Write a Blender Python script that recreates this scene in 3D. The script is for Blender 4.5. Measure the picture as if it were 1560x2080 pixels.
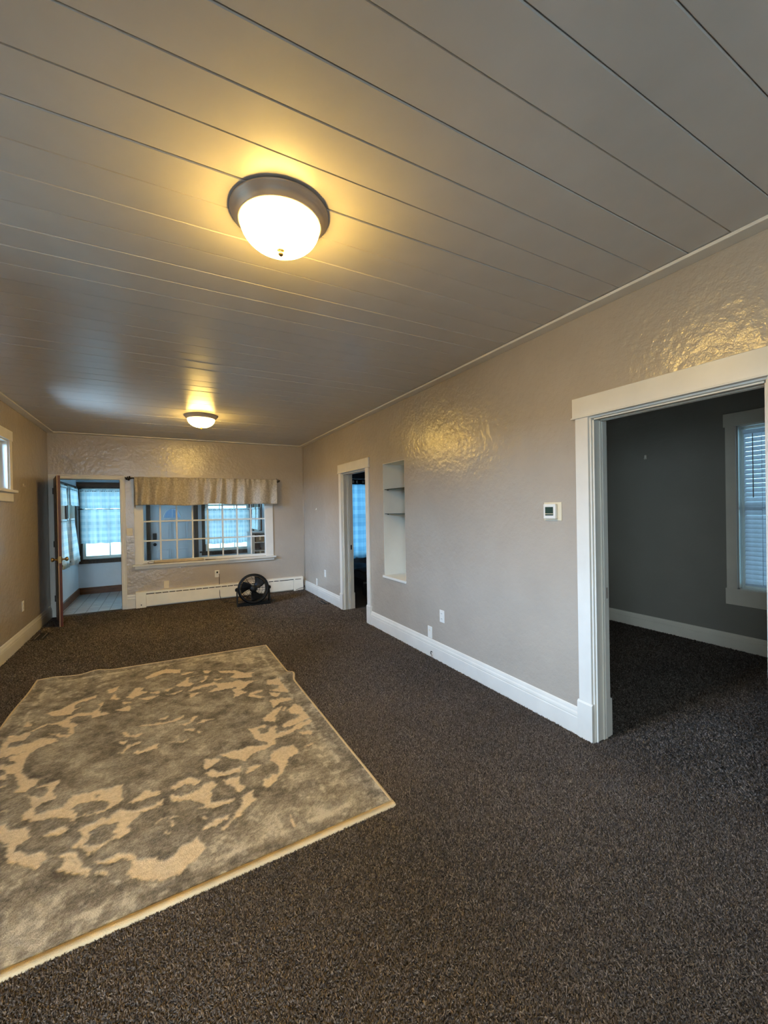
import bpy, math, random
import numpy as np
from mathutils import Vector, Matrix

random.seed(7)
rng = np.random.default_rng(11)
scene = bpy.context.scene
COL = scene.collection
for o in list(bpy.data.objects):
    bpy.data.objects.remove(o)

# ------------------------------------------------------------------ room dimensions (metres)
XR, XL, YF, ZC, YB = 2.384, -1.469, 7.640, 2.734, -2.40      # right, left, far wall, ceiling, wall behind the camera
XS = 2.534                                                     # side-room face of the right wall
XO = 5.15                                                      # outer wall of the side rooms
YP0, YP1, PXL, PXR, PZ = 7.76, 9.514, -1.41, 1.77, 2.20        # enclosed porch beyond the far wall

# ------------------------------------------------------------------ camera
cam_data = bpy.data.cameras.new('camera')
cam = bpy.data.objects.new('camera', cam_data)
COL.objects.link(cam)
yaw, pitch, roll = 0.4952, -0.0061, -0.0179
fw = Vector((math.sin(yaw) * math.cos(pitch), math.cos(yaw) * math.cos(pitch), math.sin(pitch)))
rt = Vector((math.cos(yaw), -math.sin(yaw), 0.0))
up = rt.cross(fw)
rt2 = rt * math.cos(roll) + up * math.sin(roll)
up2 = -rt * math.sin(roll) + up * math.cos(roll)
cam.matrix_world = Matrix(((rt2.x, up2.x, -fw.x, 0.0), (rt2.y, up2.y, -fw.y, 0.0), (rt2.z, up2.z, -fw.z, 1.5), (0, 0, 0, 1)))
cam_data.sensor_fit = 'HORIZONTAL'
cam_data.sensor_width = 36.0
cam_data.lens = 833.27 / 1560 * 36.0
cam_data.clip_start = 0.02
scene.camera = cam

# ------------------------------------------------------------------ world and lights
world = bpy.data.worlds.new('world')
scene.world = world
world.use_nodes = True
bg = world.node_tree.nodes['Background']
bg.inputs['Color'].default_value = (0.36, 0.75, 1.0, 1)
bg.inputs['Strength'].default_value = 4.6

def area_light(name, loc, target, sx, sy, power, color):
    d = bpy.data.lights.new(name, 'AREA')
    d.shape = 'RECTANGLE'; d.size = sx; d.size_y = sy; d.energy = power; d.color = color
    o = bpy.data.objects.new(name, d); COL.objects.link(o)
    o.location = loc
    o.rotation_euler = (Vector(target) - Vector(loc)).to_track_quat('-Z', 'Y').to_euler()
    return o

# daylight: the bright sky over the neighbouring roofs, outside the high windows of the left wall
area_light('sky_left', (-3.3, 3.1, 2.75), (0.0, 3.1, 1.5), 4.8, 0.85, 2050, (0.34, 0.60, 1.0))
# area light added to cool the ceiling, aimed up like glare off snow
area_light('ceiling_fill_left', (-3.2, 4.9, 0.55), (-0.6, 4.9, 2.7), 2.8, 1.0, 260, (0.45, 0.70, 1.0))
# area light added to brighten the side room, outside its added second window
area_light('daylight_fill_side', (6.4, 4.1, 2.2), (2.6, 3.4, 1.2), 1.4, 1.4, 45, (0.86, 0.95, 1.0)).data.spread = math.radians(90)
# area lights added for fill, outside unseen windows added beside and behind the camera
area_light('daylight_fill_behind', (-2.9, -1.2, 2.0), (0.6, -0.2, 1.2), 2.2, 1.6, 170, (0.84, 0.93, 1.0))
area_light('daylight_fill_back', (-1.05, -3.3, 2.3), (0.25, 1.6, 0.0), 1.1, 1.6, 165, (0.70, 0.86, 1.0)).data.spread = math.radians(80)

vs = scene.view_settings
vs.view_transform = 'Standard'
vs.look = 'None'
vs.gamma = 1.0
vs.exposure = 0.40
vs.use_curve_mapping = False
LAMP_STRENGTH = 118.0
scene.cycles.use_denoising = True
scene.cycles.adaptive_threshold = 0.03
scene.cycles.max_bounces = 8
scene.cycles.diffuse_bounces = 4
scene.cycles.transparent_max_bounces = 10
scene.cycles.sample_clamp_indirect = 4.0
scene.cycles.caustics_reflective = False
scene.cycles.caustics_refractive = False

# ------------------------------------------------------------------ materials
def srgb(h):
    c = [int(h[i:i + 2], 16) / 255 for i in (0, 2, 4)]
    return tuple((v / 12.92 if v <= 0.04045 else ((v + 0.055) / 1.055) ** 2.4) for v in c) + (1.0,)

class NT:
    def __init__(self, name):
        self.m = bpy.data.materials.new(name); self.m.use_nodes = True
        self.t = self.m.node_tree; self.n = self.t.nodes
        self.out = self.n['Material Output']; self.p = self.n['Principled BSDF']
    def add(self, typ, **kw):
        nd = self.n.new(typ)
        for k, v in kw.items():
            if k in nd.inputs: nd.inputs[k].default_value = v
            else: setattr(nd, k, v)
        return nd
    def link(self, a, b): self.t.links.new(a, b)
    def coord(self): return self.add('ShaderNodeTexCoord').outputs['Object']
    def noise(self, scale, detail=3.0, vec=None, rough=0.5):
        nd = self.add('ShaderNodeTexNoise', Scale=scale, Detail=detail, Roughness=rough)
        self.link(vec if vec is not None else self.coord(), nd.inputs['Vector'])
        return nd.outputs['Fac']
    def mapping(self, scale):
        mp = self.add('ShaderNodeMapping'); mp.inputs['Scale'].default_value = scale
        self.link(self.coord(), mp.inputs['Vector']); return mp.outputs['Vector']
    def ramp(self, fac, stops):
        r = self.add('ShaderNodeValToRGB')
        e = r.color_ramp.elements
        while len(e) < len(stops): e.new(0.5)
        for i, (p, c) in enumerate(stops): e[i].position = p; e[i].color = c
        self.link(fac, r.inputs['Fac']); return r.outputs['Color']
    def mixc(self, fac, a, b, blend='MIX'):
        nd = self.add('ShaderNodeMix', data_type='RGBA', blend_type=blend)
        for s, v in ((nd.inputs['Factor'], fac), (nd.inputs[6], a), (nd.inputs[7], b)):
            if hasattr(v, 'links') or hasattr(v, 'is_linked'): self.link(v, s)
            else: s.default_value = v
        return nd.outputs[2]
    def math(self, op, a, b=0.0):
        nd = self.add('ShaderNodeMath', operation=op)
        for i, v in enumerate((a, b)):
            if hasattr(v, 'is_linked'): self.link(v, nd.inputs[i])
            else: nd.inputs[i].default_value = v
        return nd.outputs[0]
    def bump(self, height, strength, dist=0.01, normal=None):
        b = self.add('ShaderNodeBump', Strength=strength, Distance=dist)
        self.link(height, b.inputs['Height'])
        if normal is not None: self.link(normal, b.inputs['Normal'])
        self.link(b.outputs['Normal'], self.p.inputs['Normal']); return b.outputs['Normal']

def simple(name, col, rough=0.5, metal=0.0, var=0.0, bump=0.0, bscale=60.0, spec=0.5):
    t = NT(name); p = t.p
    c = srgb(col) if isinstance(col, str) else tuple(col) + (1.0,)
    p.inputs['Roughness'].default_value = rough; p.inputs['Metallic'].default_value = metal
    p.inputs['Specular IOR Level'].default_value = spec
    if var > 0:
        f = t.noise(6.0, 4.0)
        lo = tuple(v * (1 - var) for v in c[:3]) + (1,); hi = tuple(min(1, v * (1 + var)) for v in c[:3]) + (1,)
        t.link(t.ramp(f, [(0.3, lo), (0.7, hi)]), p.inputs['Base Color'])
    else:
        p.inputs['Base Color'].default_value = c
    if bump > 0: t.bump(t.noise(bscale, 3.0), bump, 0.004)
    return t.m

M = {}
def wall_paint(name, col, rough, big, fine):
    t = NT(name); p = t.p
    c = srgb(col)
    f = t.noise(2.3, 4.0)
    t.link(t.ramp(f, [(0.3, tuple(v * 0.95 for v in c[:3]) + (1,)), (0.7, tuple(v * 1.05 for v in c[:3]) + (1,))]), p.inputs['Base Color'])
    p.inputs['Roughness'].default_value = rough
    p.inputs['Specular IOR Level'].default_value = 0.8
    n1 = t.bump(t.noise(5.0, 3.0, rough=0.6), big, 0.03)
    n2 = t.bump(t.noise(24.0, 4.0), fine, 0.010, n1)
    t.bump(t.noise(90.0, 2.0), fine, 0.0025, n2)
    return t.m
M['wall'] = wall_paint('greige_gloss_paint', 'b5a898', 0.235, 0.24, 0.42)
M['wall_side'] = wall_paint('grey_room_paint', '86827b', 0.5, 0.10, 0.2)
M['wall_bed'] = wall_paint('dark_bedroom_paint', '4a5058', 0.55, 0.08, 0.2)
M['wall_porch'] = wall_paint('pale_porch_paint', 'e2e7ee', 0.5, 0.08, 0.2)
M['trim'] = simple('white_trim_paint', 'e6dfd2', 0.38, var=0.04, bump=0.05, bscale=25)
M['ceil'] = simple('ceiling_board_paint', 'c9c4be', 0.31, var=0.03, bump=0.08, bscale=14)
M['ceil_back'] = simple('ceiling_backing', '5a5048', 0.9)
M['niche'] = simple('niche_cream_paint', 'e9e2d2', 0.45, var=0.03)
M['white_plastic'] = simple('white_plastic', 'ece6da', 0.35)
M['ivory_plastic'] = simple('ivory_plastic', 'e2d3b4', 0.4)
M['dark_slot'] = simple('dark_slot', '17120e', 0.8)
M['heater'] = simple('heater_enamel', 'f8efdd', 0.42, var=0.04)
M['black_plastic'] = simple('black_plastic', '060606', 0.5, spec=0.25)
M['black_grille'] = simple('black_wire', '070707', 0.5, spec=0.25)
M['grey_blade'] = simple('dark_fan_blade', '0c0b09', 0.45, spec=0.3)
M['cord'] = simple('dark_cord', '2c241e', 0.6)
M['nickel'] = simple('brushed_nickel', 'b9aa9c', 0.42, metal=0.35, bump=0.03, bscale=90)
M['brass'] = simple('antique_brass', 'b79a63', 0.28, metal=0.9)
M['rod_metal'] = simple('dark_bronze', '4a3f37', 0.4, metal=0.7)
M['lock_black'] = simple('black_lock', '15161a', 0.4)
M['register'] = simple('brown_register', '6d6154', 0.5, metal=0.3)
M['cardboard'] = simple('brown_cardboard', '8f7d68', 0.85, var=0.1)
M['appliance'] = simple('white_laminate', 'dfe3e8', 0.4)
M['door_white'] = simple('white_door_paint', 'e8edf5', 0.4)
M['window_white'] = simple('window_white_paint', 'e8e4da', 0.4, var=0.03)
M['screen'] = simple('green_screen', '31453c', 0.2)
M['snow'] = simple('snow', 'e6edf2', 0.9, var=0.04)
M['dark_band'] = simple('navy_band', '10141c', 0.8)
M['bedding'] = simple('dark_bedding', '2a303a', 0.9, var=0.15)
M['bed_wood'] = simple('black_bed_frame', '16161a', 0.5)
M['bed_trim'] = simple('grey_bed_rail', '6a6f78', 0.4)
M['white_rod'] = simple('white_rod', 'dcdcdc', 0.4)

def wood(name, dark, light, rough=0.4, scale=(14, 14, 1.2)):
    t = NT(name)
    f = t.noise(3.0, 6.0, t.mapping(scale), 0.6)
    t.link(t.ramp(f, [(0.32, srgb(dark)), (0.68, srgb(light))]), t.p.inputs['Base Color'])
    t.p.inputs['Roughness'].default_value = rough
    t.bump(f, 0.08, 0.003)
    return t.m
M['door_wood'] = wood('stained_door_wood', '42190b', '6b3216', 0.35)
M['door_edge'] = wood('worn_door_edge', '8f7458', 'b09474', 0.5)
M['door_face'] = wood('grey_stained_face', '55483b', '7b6a57', 0.35)
M['porch_wood'] = wood('porch_wood_trim', '4e2c17', '7b4a28', 0.45, (2.0, 2.0, 8.0))
M['porch_dark'] = wood('dark_window_trim', '2e2017', '5b4330', 0.5, (10, 10, 2.0))

def vinyl_floor():
    t = NT('grey_vinyl_tile'); co = t.coord()
    br = t.add('ShaderNodeTexBrick', Scale=1.0, offset=0.0)
    br.inputs['Color1'].default_value = srgb('bab8b8'); br.inputs['Color2'].default_value = srgb('c6c3c0'); br.inputs['Mortar'].default_value = srgb('9c9896')
    br.inputs['Mortar Size'].default_value = 0.006; br.inputs['Brick Width'].default_value = 0.152; br.inputs['Row Height'].default_value = 0.152
    t.link(co, br.inputs['Vector'])
    t.link(br.outputs['Color'], t.p.inputs['Base Color'])
    t.p.inputs['Roughness'].default_value = 0.18
    return t.m
M['vinyl_floor'] = vinyl_floor()

def carpet_mat(name, attr):
    t = NT(name)
    big = t.noise(1.1, 4.0)
    fine = t.noise(160.0, 2.0)
    base = t.ramp(fine, [(0.34, srgb('2b2724')), (0.5, srgb('574f49')), (0.68, srgb('857b71'))])
    tone = t.ramp(big, [(0.3, (0.82, 0.82, 0.82, 1)), (0.7, (1.12, 1.1, 1.08, 1))])
    col = t.mixc(1.0, base, tone, 'MULTIPLY')
    if attr:
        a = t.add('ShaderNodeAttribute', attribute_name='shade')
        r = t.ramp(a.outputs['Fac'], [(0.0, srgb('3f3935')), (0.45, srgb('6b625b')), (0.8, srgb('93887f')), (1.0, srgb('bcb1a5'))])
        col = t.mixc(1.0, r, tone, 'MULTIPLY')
    else:
        t.bump(t.noise(140.0, 3.0), 0.9, 0.012)
    t.link(col, t.p.inputs['Base Color'])
    t.p.inputs['Roughness'].default_value = 0.95
    t.p.inputs['Specular IOR Level'].default_value = 0.12
    return t.m
M['carpet'] = carpet_mat('dark_carpet', False)
M['tuft'] = carpet_mat('dark_carpet_tuft', True)

def rug_mat():
    t = NT('rug_pile')
    a = t.add('ShaderNodeAttribute', attribute_name='cream')
    tone = t.add('ShaderNodeAttribute', attribute_name='tone')
    g = t.ramp(tone.outputs['Fac'], [(0.0, srgb('5f584f')), (0.35, srgb('857d71')), (0.65, srgb('a69d8e')), (1.0, srgb('cfc6b5'))])
    streak = t.noise(70.0, 3.0)
    cr = t.ramp(streak, [(0.3, srgb('d2bd9f')), (0.7, srgb('ead6b8'))])
    col = t.mixc(a.outputs['Fac'], g, cr)
    t.link(col, t.p.inputs['Base Color'])
    t.p.inputs['Roughness'].default_value = 0.9
    t.p.inputs['Specular IOR Level'].default_value = 0.15
    t.bump(t.noise(200.0, 2.0), 0.8, 0.006)
    return t.m
M['rug'] = rug_mat()
M['rug_edge'] = simple('rug_binding', 'cfb994', 0.9, var=0.12, bump=0.6, bscale=220)

def glass_mat(name, tint=(1, 1, 1, 1), reflect=0.08):
    t = NT(name); t.n.remove(t.p)
    tr = t.add('ShaderNodeBsdfTransparent'); tr.inputs['Color'].default_value = tint
    gl = t.add('ShaderNodeBsdfGlossy', Roughness=0.02)
    lw = t.add('ShaderNodeFresnel', IOR=1.45)
    mx = t.add('ShaderNodeMixShader')
    t.link(lw.outputs[0], mx.inputs[0]); t.link(tr.outputs[0], mx.inputs[1]); t.link(gl.outputs[0], mx.inputs[2])
    t.link(mx.outputs[0], t.out.inputs['Surface'])
    return t.m
M['glass'] = glass_mat('clear_glass')
M['shelf_glass'] = glass_mat('shelf_glass', (0.86, 0.94, 0.90, 1))
M['shelf_edge'] = simple('dark_glass_edge', '27352f', 0.15)

def lamp_glass():
    """frosted dome lit by bulbs inside: brightest at its crown, dimmer towards the rim"""
    t = NT('lit_frosted_glass')
    t.p.inputs['Base Color'].default_value = (0.95, 0.9, 0.8, 1)
    t.p.inputs['Roughness'].default_value = 0.3
    t.p.inputs['Emission Color'].default_value = (1.0, 0.63, 0.145, 1)
    sep = t.add('ShaderNodeSeparateXYZ'); t.link(t.coord(), sep.inputs[0])
    mr = t.add('ShaderNodeMapRange')
    mr.inputs['From Min'].default_value = -0.042; mr.inputs['From Max'].default_value = -0.135
    mr.inputs['To Min'].default_value = 0.15 * LAMP_STRENGTH; mr.inputs['To Max'].default_value = LAMP_STRENGTH
    t.link(sep.outputs['Z'], mr.inputs['Value']); t.link(mr.outputs[0], t.p.inputs['Emission Strength'])
    return t.m
M['lamp_glass'] = lamp_glass()

def cloth(name, c1, c2, c3, plaid=True, transl=0.55, freq=9.0):
    """thin woven cloth that lets daylight through"""
    t = NT(name); t.n.remove(t.p)
    sep = t.add('ShaderNodeSeparateXYZ'); t.link(t.coord(), sep.inputs[0])
    u = t.math('ADD', sep.outputs['X'], sep.outputs['Y'])
    if plaid:
        a = t.math('GREATER_THAN', t.math('SINE', t.math('MULTIPLY', u, freq * 6.283)), 0.0)
        b = t.math('GREATER_THAN', t.math('SINE', t.math('MULTIPLY', sep.outputs['Z'], freq * 6.283)), 0.0)
        s = t.math('MULTIPLY', t.math('ADD', a, b), 0.5)
        col = t.ramp(s, [(0.0, srgb(c1)), (0.5, srgb(c2)), (1.0, srgb(c3))])
    else:
        f = t.noise(26.0, 5.0)
        col = t.ramp(f, [(0.35, srgb(c1)), (0.5, srgb(c2)), (0.65, srgb(c3))])
    d = t.add('ShaderNodeBsdfDiffuse'); tr = t.add('ShaderNodeBsdfTranslucent'); mx = t.add('ShaderNodeMixShader')
    mx.inputs[0].default_value = transl
    t.link(col, d.inputs[0]); t.link(col, tr.inputs[0])
    t.link(d.outputs[0], mx.inputs[1]); t.link(tr.outputs[0], mx.inputs[2]); t.link(mx.outputs[0], t.out.inputs['Surface'])
    return t.m
M['plaid'] = cloth('white_blue_plaid', 'ffffff', 'eff5f7', 'd6e4ea', True, 0.42, 8.5)
M['plaid_b'] = cloth('pale_plaid', 'ffffff', 'f1f6f8', 'd7e4ea', True, 0.42, 9.0)
M['blue_plaid'] = cloth('blue_plaid', 'b4d9ee', 'a2cce6', '8fbedd', True, 0.5, 6.0)
M['vinyl'] = cloth('blind_vinyl', 'd8d6d8', 'dcdade', 'e0dee2', False, 0.5)
M['white_cloth'] = cloth('white_sheer', 'ffffff', 'f4f7f8', 'e2ecf0', False, 0.6)
M['frosted'] = cloth('frosted_fan_glass', 'b4c6da', 'b9cadd', 'becee0', False, 0.22)

def valance_mat():
    t = NT('taupe_damask')
    f = t.noise(45.0, 4.0); g = t.noise(9.0, 3.0)
    c = t.ramp(f, [(0.38, srgb('a39883')), (0.5, srgb('b2a692')), (0.62, srgb('c0b49f'))])
    t.link(c, t.p.inputs['Base Color'])
    t.p.inputs['Roughness'].default_value = 0.5
    t.p.inputs['Sheen Weight'].default_value = 0.3
    t.bump(f, 0.15, 0.003)
    return t.m
M['valance'] = valance_mat()
M['rope'] = simple('tan_braided_rope', 'cdb896', 0.85, var=0.2, bump=0.5, bscale=150)

# ------------------------------------------------------------------ mesh helpers
class MB:
    """collects shapes in world coordinates; build() links them as one mesh object"""
    def __init__(self): self.v = []; self.f = []; self.sm = []
    def _add(self, vs_, fs_, smooth=False):
        k = len(self.v); self.v += [tuple(p) for p in vs_]
        for q in fs_: self.f.append(tuple(i + k for i in q)); self.sm.append(smooth)
        return self
    def box(self, x0, x1, y0, y1, z0, z1):
        a = [(x, y, z) for z in (z0, z1) for y in (y0, y1) for x in (x0, x1)]
        return self._add(a, [(0, 2, 3, 1), (4, 5, 7, 6), (0, 1, 5, 4), (2, 6, 7, 3), (0, 4, 6, 2), (1, 3, 7, 5)])
    def prism(self, prof, axis, a0, a1, smooth=False):
        """extrude a closed profile along 'x' (profile y,z), 'y' (profile x,z) or 'z' (profile x,y)"""
        n = len(prof)
        mk = {'x': lambda p, t: (t, p[0], p[1]), 'y': lambda p, t: (p[0], t, p[1]), 'z': lambda p, t: (p[0], p[1], t)}[axis]
        vs_ = [mk(p, a0) for p in prof] + [mk(p, a1) for p in prof]
        fs_ = [(i, (i + 1) % n, (i + 1) % n + n, i + n) for i in range(n)]
        self._add(vs_, fs_, smooth)
        self._add(vs_, [tuple(range(n))[::-1], tuple(range(n, 2 * n))])
        return self
    def lathe(self, prof, c, axis='z', seg=32, arc=2 * math.pi, closed=True):
        """prof: list of (radius, height along axis)"""
        n = len(prof); vs_ = []
        for s in range(seg):
            a = arc * s / seg; ca, sa = math.cos(a), math.sin(a)
            for r, h in prof:
                if axis == 'z': vs_.append((c[0] + r * ca, c[1] + r * sa, c[2] + h))
                elif axis == 'y': vs_.append((c[0] + r * ca, c[1] + h, c[2] + r * sa))
                else: vs_.append((c[0] + h, c[1] + r * ca, c[2] + r * sa))
        fs_ = []
        for s in range(seg):
            t2 = (s + 1) % seg
            for i in range(n - 1):
                fs_.append((s * n + i, t2 * n + i, t2 * n + i + 1, s * n + i + 1))
        return self._add(vs_, fs_, True)
    def torus(self, c, R, r, axis='y', seg=40, sub=8):
        prof = [(R + r * math.cos(2 * math.pi * i / sub), r * math.sin(2 * math.pi * i / sub)) for i in range(sub + 1)]
        return self.lathe(prof, c, axis, seg)
    def tube(self, pts, r, seg=8, cap=True):
        pts = [Vector(p) for p in pts]; rings = []
        rr = r if isinstance(r, (list, tuple)) else [r] * len(pts)
        prev = None
        for i, p in enumerate(pts):
            d = (pts[min(i + 1, len(pts) - 1)] - pts[max(i - 1, 0)]).normalized()
            ref = prev if prev is not None else (Vector((0, 0, 1)) if abs(d.z) < 0.9 else Vector((1, 0, 0)))
            u = (ref - d * ref.dot(d)).normalized(); w = d.cross(u); prev = u
            rings.append([p + u * (rr[i] * math.cos(2 * math.pi * k / seg)) + w * (rr[i] * math.sin(2 * math.pi * k / seg)) for k in range(seg)])
        vs_ = [q for ring in rings for q in ring]; fs_ = []
        for i in range(len(pts) - 1):
            for k in range(seg):
                fs_.append((i * seg + k, i * seg + (k + 1) % seg, (i + 1) * seg + (k + 1) % seg, (i + 1) * seg + k))
        if cap: fs_ += [tuple(range(seg))[::-1], tuple(range((len(pts) - 1) * seg, len(pts) * seg))]
        return self._add(vs_, fs_, True)
    def grid(self, fn, nu, nv, smooth=True):
        vs_ = [fn(i / nu, j / nv) for j in range(nv + 1) for i in range(nu + 1)]
        fs_ = [(j * (nu + 1) + i, j * (nu + 1) + i + 1, (j + 1) * (nu + 1) + i + 1, (j + 1) * (nu + 1) + i) for j in range(nv) for i in range(nu)]
        return self._add(vs_, fs_, smooth)
    def build(self, name, mat, parent=None, local=False, bevel=0.0, solid=0.0, label=None):
        me = bpy.data.meshes.new(name)
        off = Vector((0, 0, 0))
        if parent is not None and not local:
            p = parent
            while p is not None: off += p.location; p = p.parent
        me.from_pydata([(v[0] - off.x, v[1] - off.y, v[2] - off.z) for v in self.v], [], self.f)
        me.polygons.foreach_set('use_smooth', self.sm)
        me.update()
        o = bpy.data.objects.new(name, me); COL.objects.link(o)
        o.data.materials.append(M[mat])
        if parent is not None: o.parent = parent
        if solid > 0:
            s = o.modifiers.new('solid', 'SOLIDIFY'); s.thickness = solid; s.offset = 0.0
        if bevel > 0:
            b = o.modifiers.new('bevel', 'BEVEL'); b.width = bevel; b.segments = 2; b.limit_method = 'ANGLE'; b.angle_limit = 0.6
        if label: o['label'] = label
        return o

def thing(name, label, cat, loc=(0, 0, 0), rotz=0.0, group=None):
    o = bpy.data.objects.new(name, None); COL.objects.link(o)
    o.empty_display_size = 0.1
    o.location = loc; o.rotation_euler = (0, 0, rotz)
    o['label'] = label; o['category'] = cat
    if group: o['group'] = group
    return o
def tag(o, label, cat, group=None):
    o['label'] = label; o['category'] = cat
    if group: o['group'] = group
    return o
def struct(o, label=None):
    o['kind'] = 'structure'
    if label: o['label'] = label
    return o
def frame_root(name, loc, label):
    o = bpy.data.objects.new(name, None); COL.objects.link(o); o.location = loc; o.empty_display_size = 0.1
    return struct(o, label)

def wall_boxes(axis, p0, p1, u0, u1, z0, z1, holes):
    """a wall slab between planes p0..p1 on 'x' or 'y', spanning u and z, with rectangular holes (ua, ub, za, zb)"""
    mb = MB()
    us = sorted({u0, u1, *[h[0] for h in holes], *[h[1] for h in holes]})
    for ua, ub in zip(us[:-1], us[1:]):
        um = (ua + ub) / 2
        cuts = sorted([(h[2], h[3]) for h in holes if h[0] < um < h[1]])
        z = z0; spans = []
        for a, b in cuts:
            if a > z: spans.append((z, a))
            z = b
        if z < z1: spans.append((z, z1))
        for a, b in spans:
            if axis == 'x': mb.box(p0, p1, ua, ub, a, b)
            else: mb.box(ua, ub, p0, p1, a, b)
    return mb

# ================================================================== STRUCTURE
# ---- floors
floor = struct(MB().box(-1.62, XO + 0.15, YB - 0.15, 7.70, -0.12, 0.0).build('floor', 'carpet'), 'dark brown-grey carpeted floor')
floor_porch = struct(MB().box(PXL - 0.15, PXR + 0.15, 7.70, YP1 + 0.15, -0.12, -0.002).build('floor_porch', 'vinyl_floor'), 'grey vinyl tile floor of the porch')
# ---- ceiling with individual boards
ceiling = struct(MB().box(-1.62, XO + 0.15, YB - 0.15, 7.85, ZC + 0.012, ZC + 0.14).build('ceiling', 'ceil_back'), 'painted board ceiling')
BW, J0 = 0.1743, 0.5402
def board_mesh(w):
    g = 0.0012; b = 0.0036; t = 0.0125
    x0, x1 = XL + 0.001, XR - 0.001
    mb = MB()
    prof = [(g, t), (g, b), (g + b * 0.8, 0.0), (w - g - b * 0.8, 0.0), (w - g, b), (w - g, t)]
    mb.prism(prof, 'x', x0, x1)
    return mb
bm0 = None
k0 = math.floor((YB - J0) / BW)
k1 = math.ceil((YF - J0) / BW)
for k in range(k0, k1):
    ya = J0 + k * BW
    if ya + BW > YF + 0.001 or ya < YB:
        if ya >= YF - 0.005 or ya + BW <= YB + 0.005: continue
        a, b = max(ya, YB), min(ya + BW, YF)
        o = board_mesh(b - a).build('ceiling_board', 'ceil'); o.location = (0, a, ZC); o.parent = ceiling
        continue
    if bm0 is None:
        bm0 = board_mesh(BW).build('ceiling_board', 'ceil'); o = bm0
    else:
        o = bm0.copy(); COL.objects.link(o)
    o.location = (0, ya, ZC + random.uniform(-0.0016, 0.0016)); o.rotation_euler = (random.uniform(-0.006, 0.006), 0, 0)
    o.parent = ceiling

# ---- walls of the main room
wall_right = struct(wall_boxes('x', XR, XS, YB, 7.76, 0, ZC + 0.012, [(0.78, 1.67, 0, 2.065), (4.88, 5.74, 0, 2.06), (3.92, 4.43, 0.69, 2.057)]).build('wall_right', 'wall'), 'glossy greige plaster wall with two doorways and a shelf niche')
wall_far = struct(wall_boxes('y', YF, 7.76, XL, XR, 0, ZC + 0.012, [(-1.40, -0.565, 0, 2.05), (-0.30, 1.66, 0.715, 2.03)]).build('wall_far', 'wall'), 'greige end wall with a doorway and a wide window to the porch')
wall_left = struct(wall_boxes('x', -1.62, XL, YB, 7.76, 0, ZC + 0.012, [(5.0, 5.86, 1.785, 2.325), (1.6, 2.46, 1.785, 2.325), (-2.0, -0.3, 0.8, 2.15)]).build('wall_left', 'wall'), 'greige side wall with high windows')
wall_back = struct(wall_boxes('y', YB - 0.15, YB, -1.62, XS, 0, ZC + 0.012, [(-1.40, -0.68, 0.6, 2.15)]).build('wall_back', 'wall'), 'greige wall behind the viewer')
# ---- niche lining
nb = MB()
nb.box(XR + 0.002, XR + 0.38, 4.425, 4.432, 0.688, 2.059).box(XR + 0.002, XR + 0.38, 3.918, 3.925, 0.688, 2.059)
nb.box(XR + 0.36, XR + 0.38, 3.925, 4.425, 0.69, 2.057).box(XR + 0.002, XR + 0.38, 3.925, 4.425, 2.051, 2.059).box(XR + 0.002, XR + 0.38, 3.925, 4.425, 0.688, 0.695)
wall_niche = struct(nb.build('wall_niche', 'niche'), 'cream lining of the recessed niche')
MB().box(XR - 0.020, XR - 0.0005, 3.905, 4.445, 0.668, 0.696).build('sill', 'trim', wall_niche, bevel=0.004, label='white ledge along the bottom of the niche')
# ---- side rooms
wall_outer = struct(wall_boxes('x', XO, XO + 0.15, -0.75, 7.85, 0, ZC + 0.012, [(1.06, 1.965, 0.625, 2.285), (3.45, 4.30, 0.625, 2.285)]).build('wall_outer', 'wall_side'), 'grey outer wall of the side room')
wall_side_near = struct(MB().box(XS, XO, -0.75, -0.60, 0, ZC + 0.012).build('wall_side_near', 'wall_side'), 'grey end wall of the side room')
wall_partition = struct(MB().box(2.85, XO, 4.50, 4.60, 0, ZC + 0.012).box(XS, 2.85, 3.80, 3.895, 0, ZC + 0.012).box(XS, 2.85, 4.455, 4.60, 0, ZC + 0.012).box(2.77, 2.85, 3.895, 4.455, 0, ZC + 0.012).build('wall_partition', 'wall_side'), 'partition between the two side rooms')
wall_bedroom = struct(wall_boxes('y', 7.70, 7.85, XS, XO, 0, ZC + 0.012, [(3.22, 4.12, 0.55, 2.08)]).build('wall_bedroom', 'wall_bed'), 'dark wall of the bedroom')
# ---- porch shell
wall_porch_left = struct(wall_boxes('x', PXL - 0.15, PXL, YP0, YP1 + 0.15, 0, PZ, [(7.86, 8.42, 0.74, 2.0), (8.56, 9.30, 0.74, 2.0)]).build('wall_porch_left', 'wall_porch'), 'pale porch side wall with two windows')
wall_porch_far = struct(wall_boxes('y', YP1, YP1 + 0.15, PXL, PXR, 0, PZ, [(-1.335, -0.48, 0.66, 2.0), (-0.225, 0.58, 0, 2.05), (0.80, 1.70, 0.68, 2.0)]).build('wall_porch_far', 'wall_porch'), 'pale outer porch wall with the front door and two windows')
wall_porch_right = struct(wall_boxes('x', PXR, PXR + 0.15, YP0, YP1 + 0.15, 0, PZ, [(8.55, 9.30, 0.78, 2.0)]).build('wall_porch_right', 'wall_porch'), 'pale porch side wall with one window')
ceiling_porch = struct(MB().box(PXL - 0.15, PXR + 0.15, YP0, YP1 + 0.15, PZ, PZ + 0.1).build('ceiling_porch', 'wall_porch'), 'pale porch ceiling')
# ---- snowy ground outside
gm = MB().grid(lambda u, v: ((u - 0.5) * 60, (v - 0.4) * 60, -0.45 + 0.10 * math.sin(u * 31 + v * 9) + 0.07 * math.sin(v * 41 - u * 13)), 60, 60)
ground = struct(gm.build('ground', 'snow'), 'snow-covered yard outside the porch')

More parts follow.
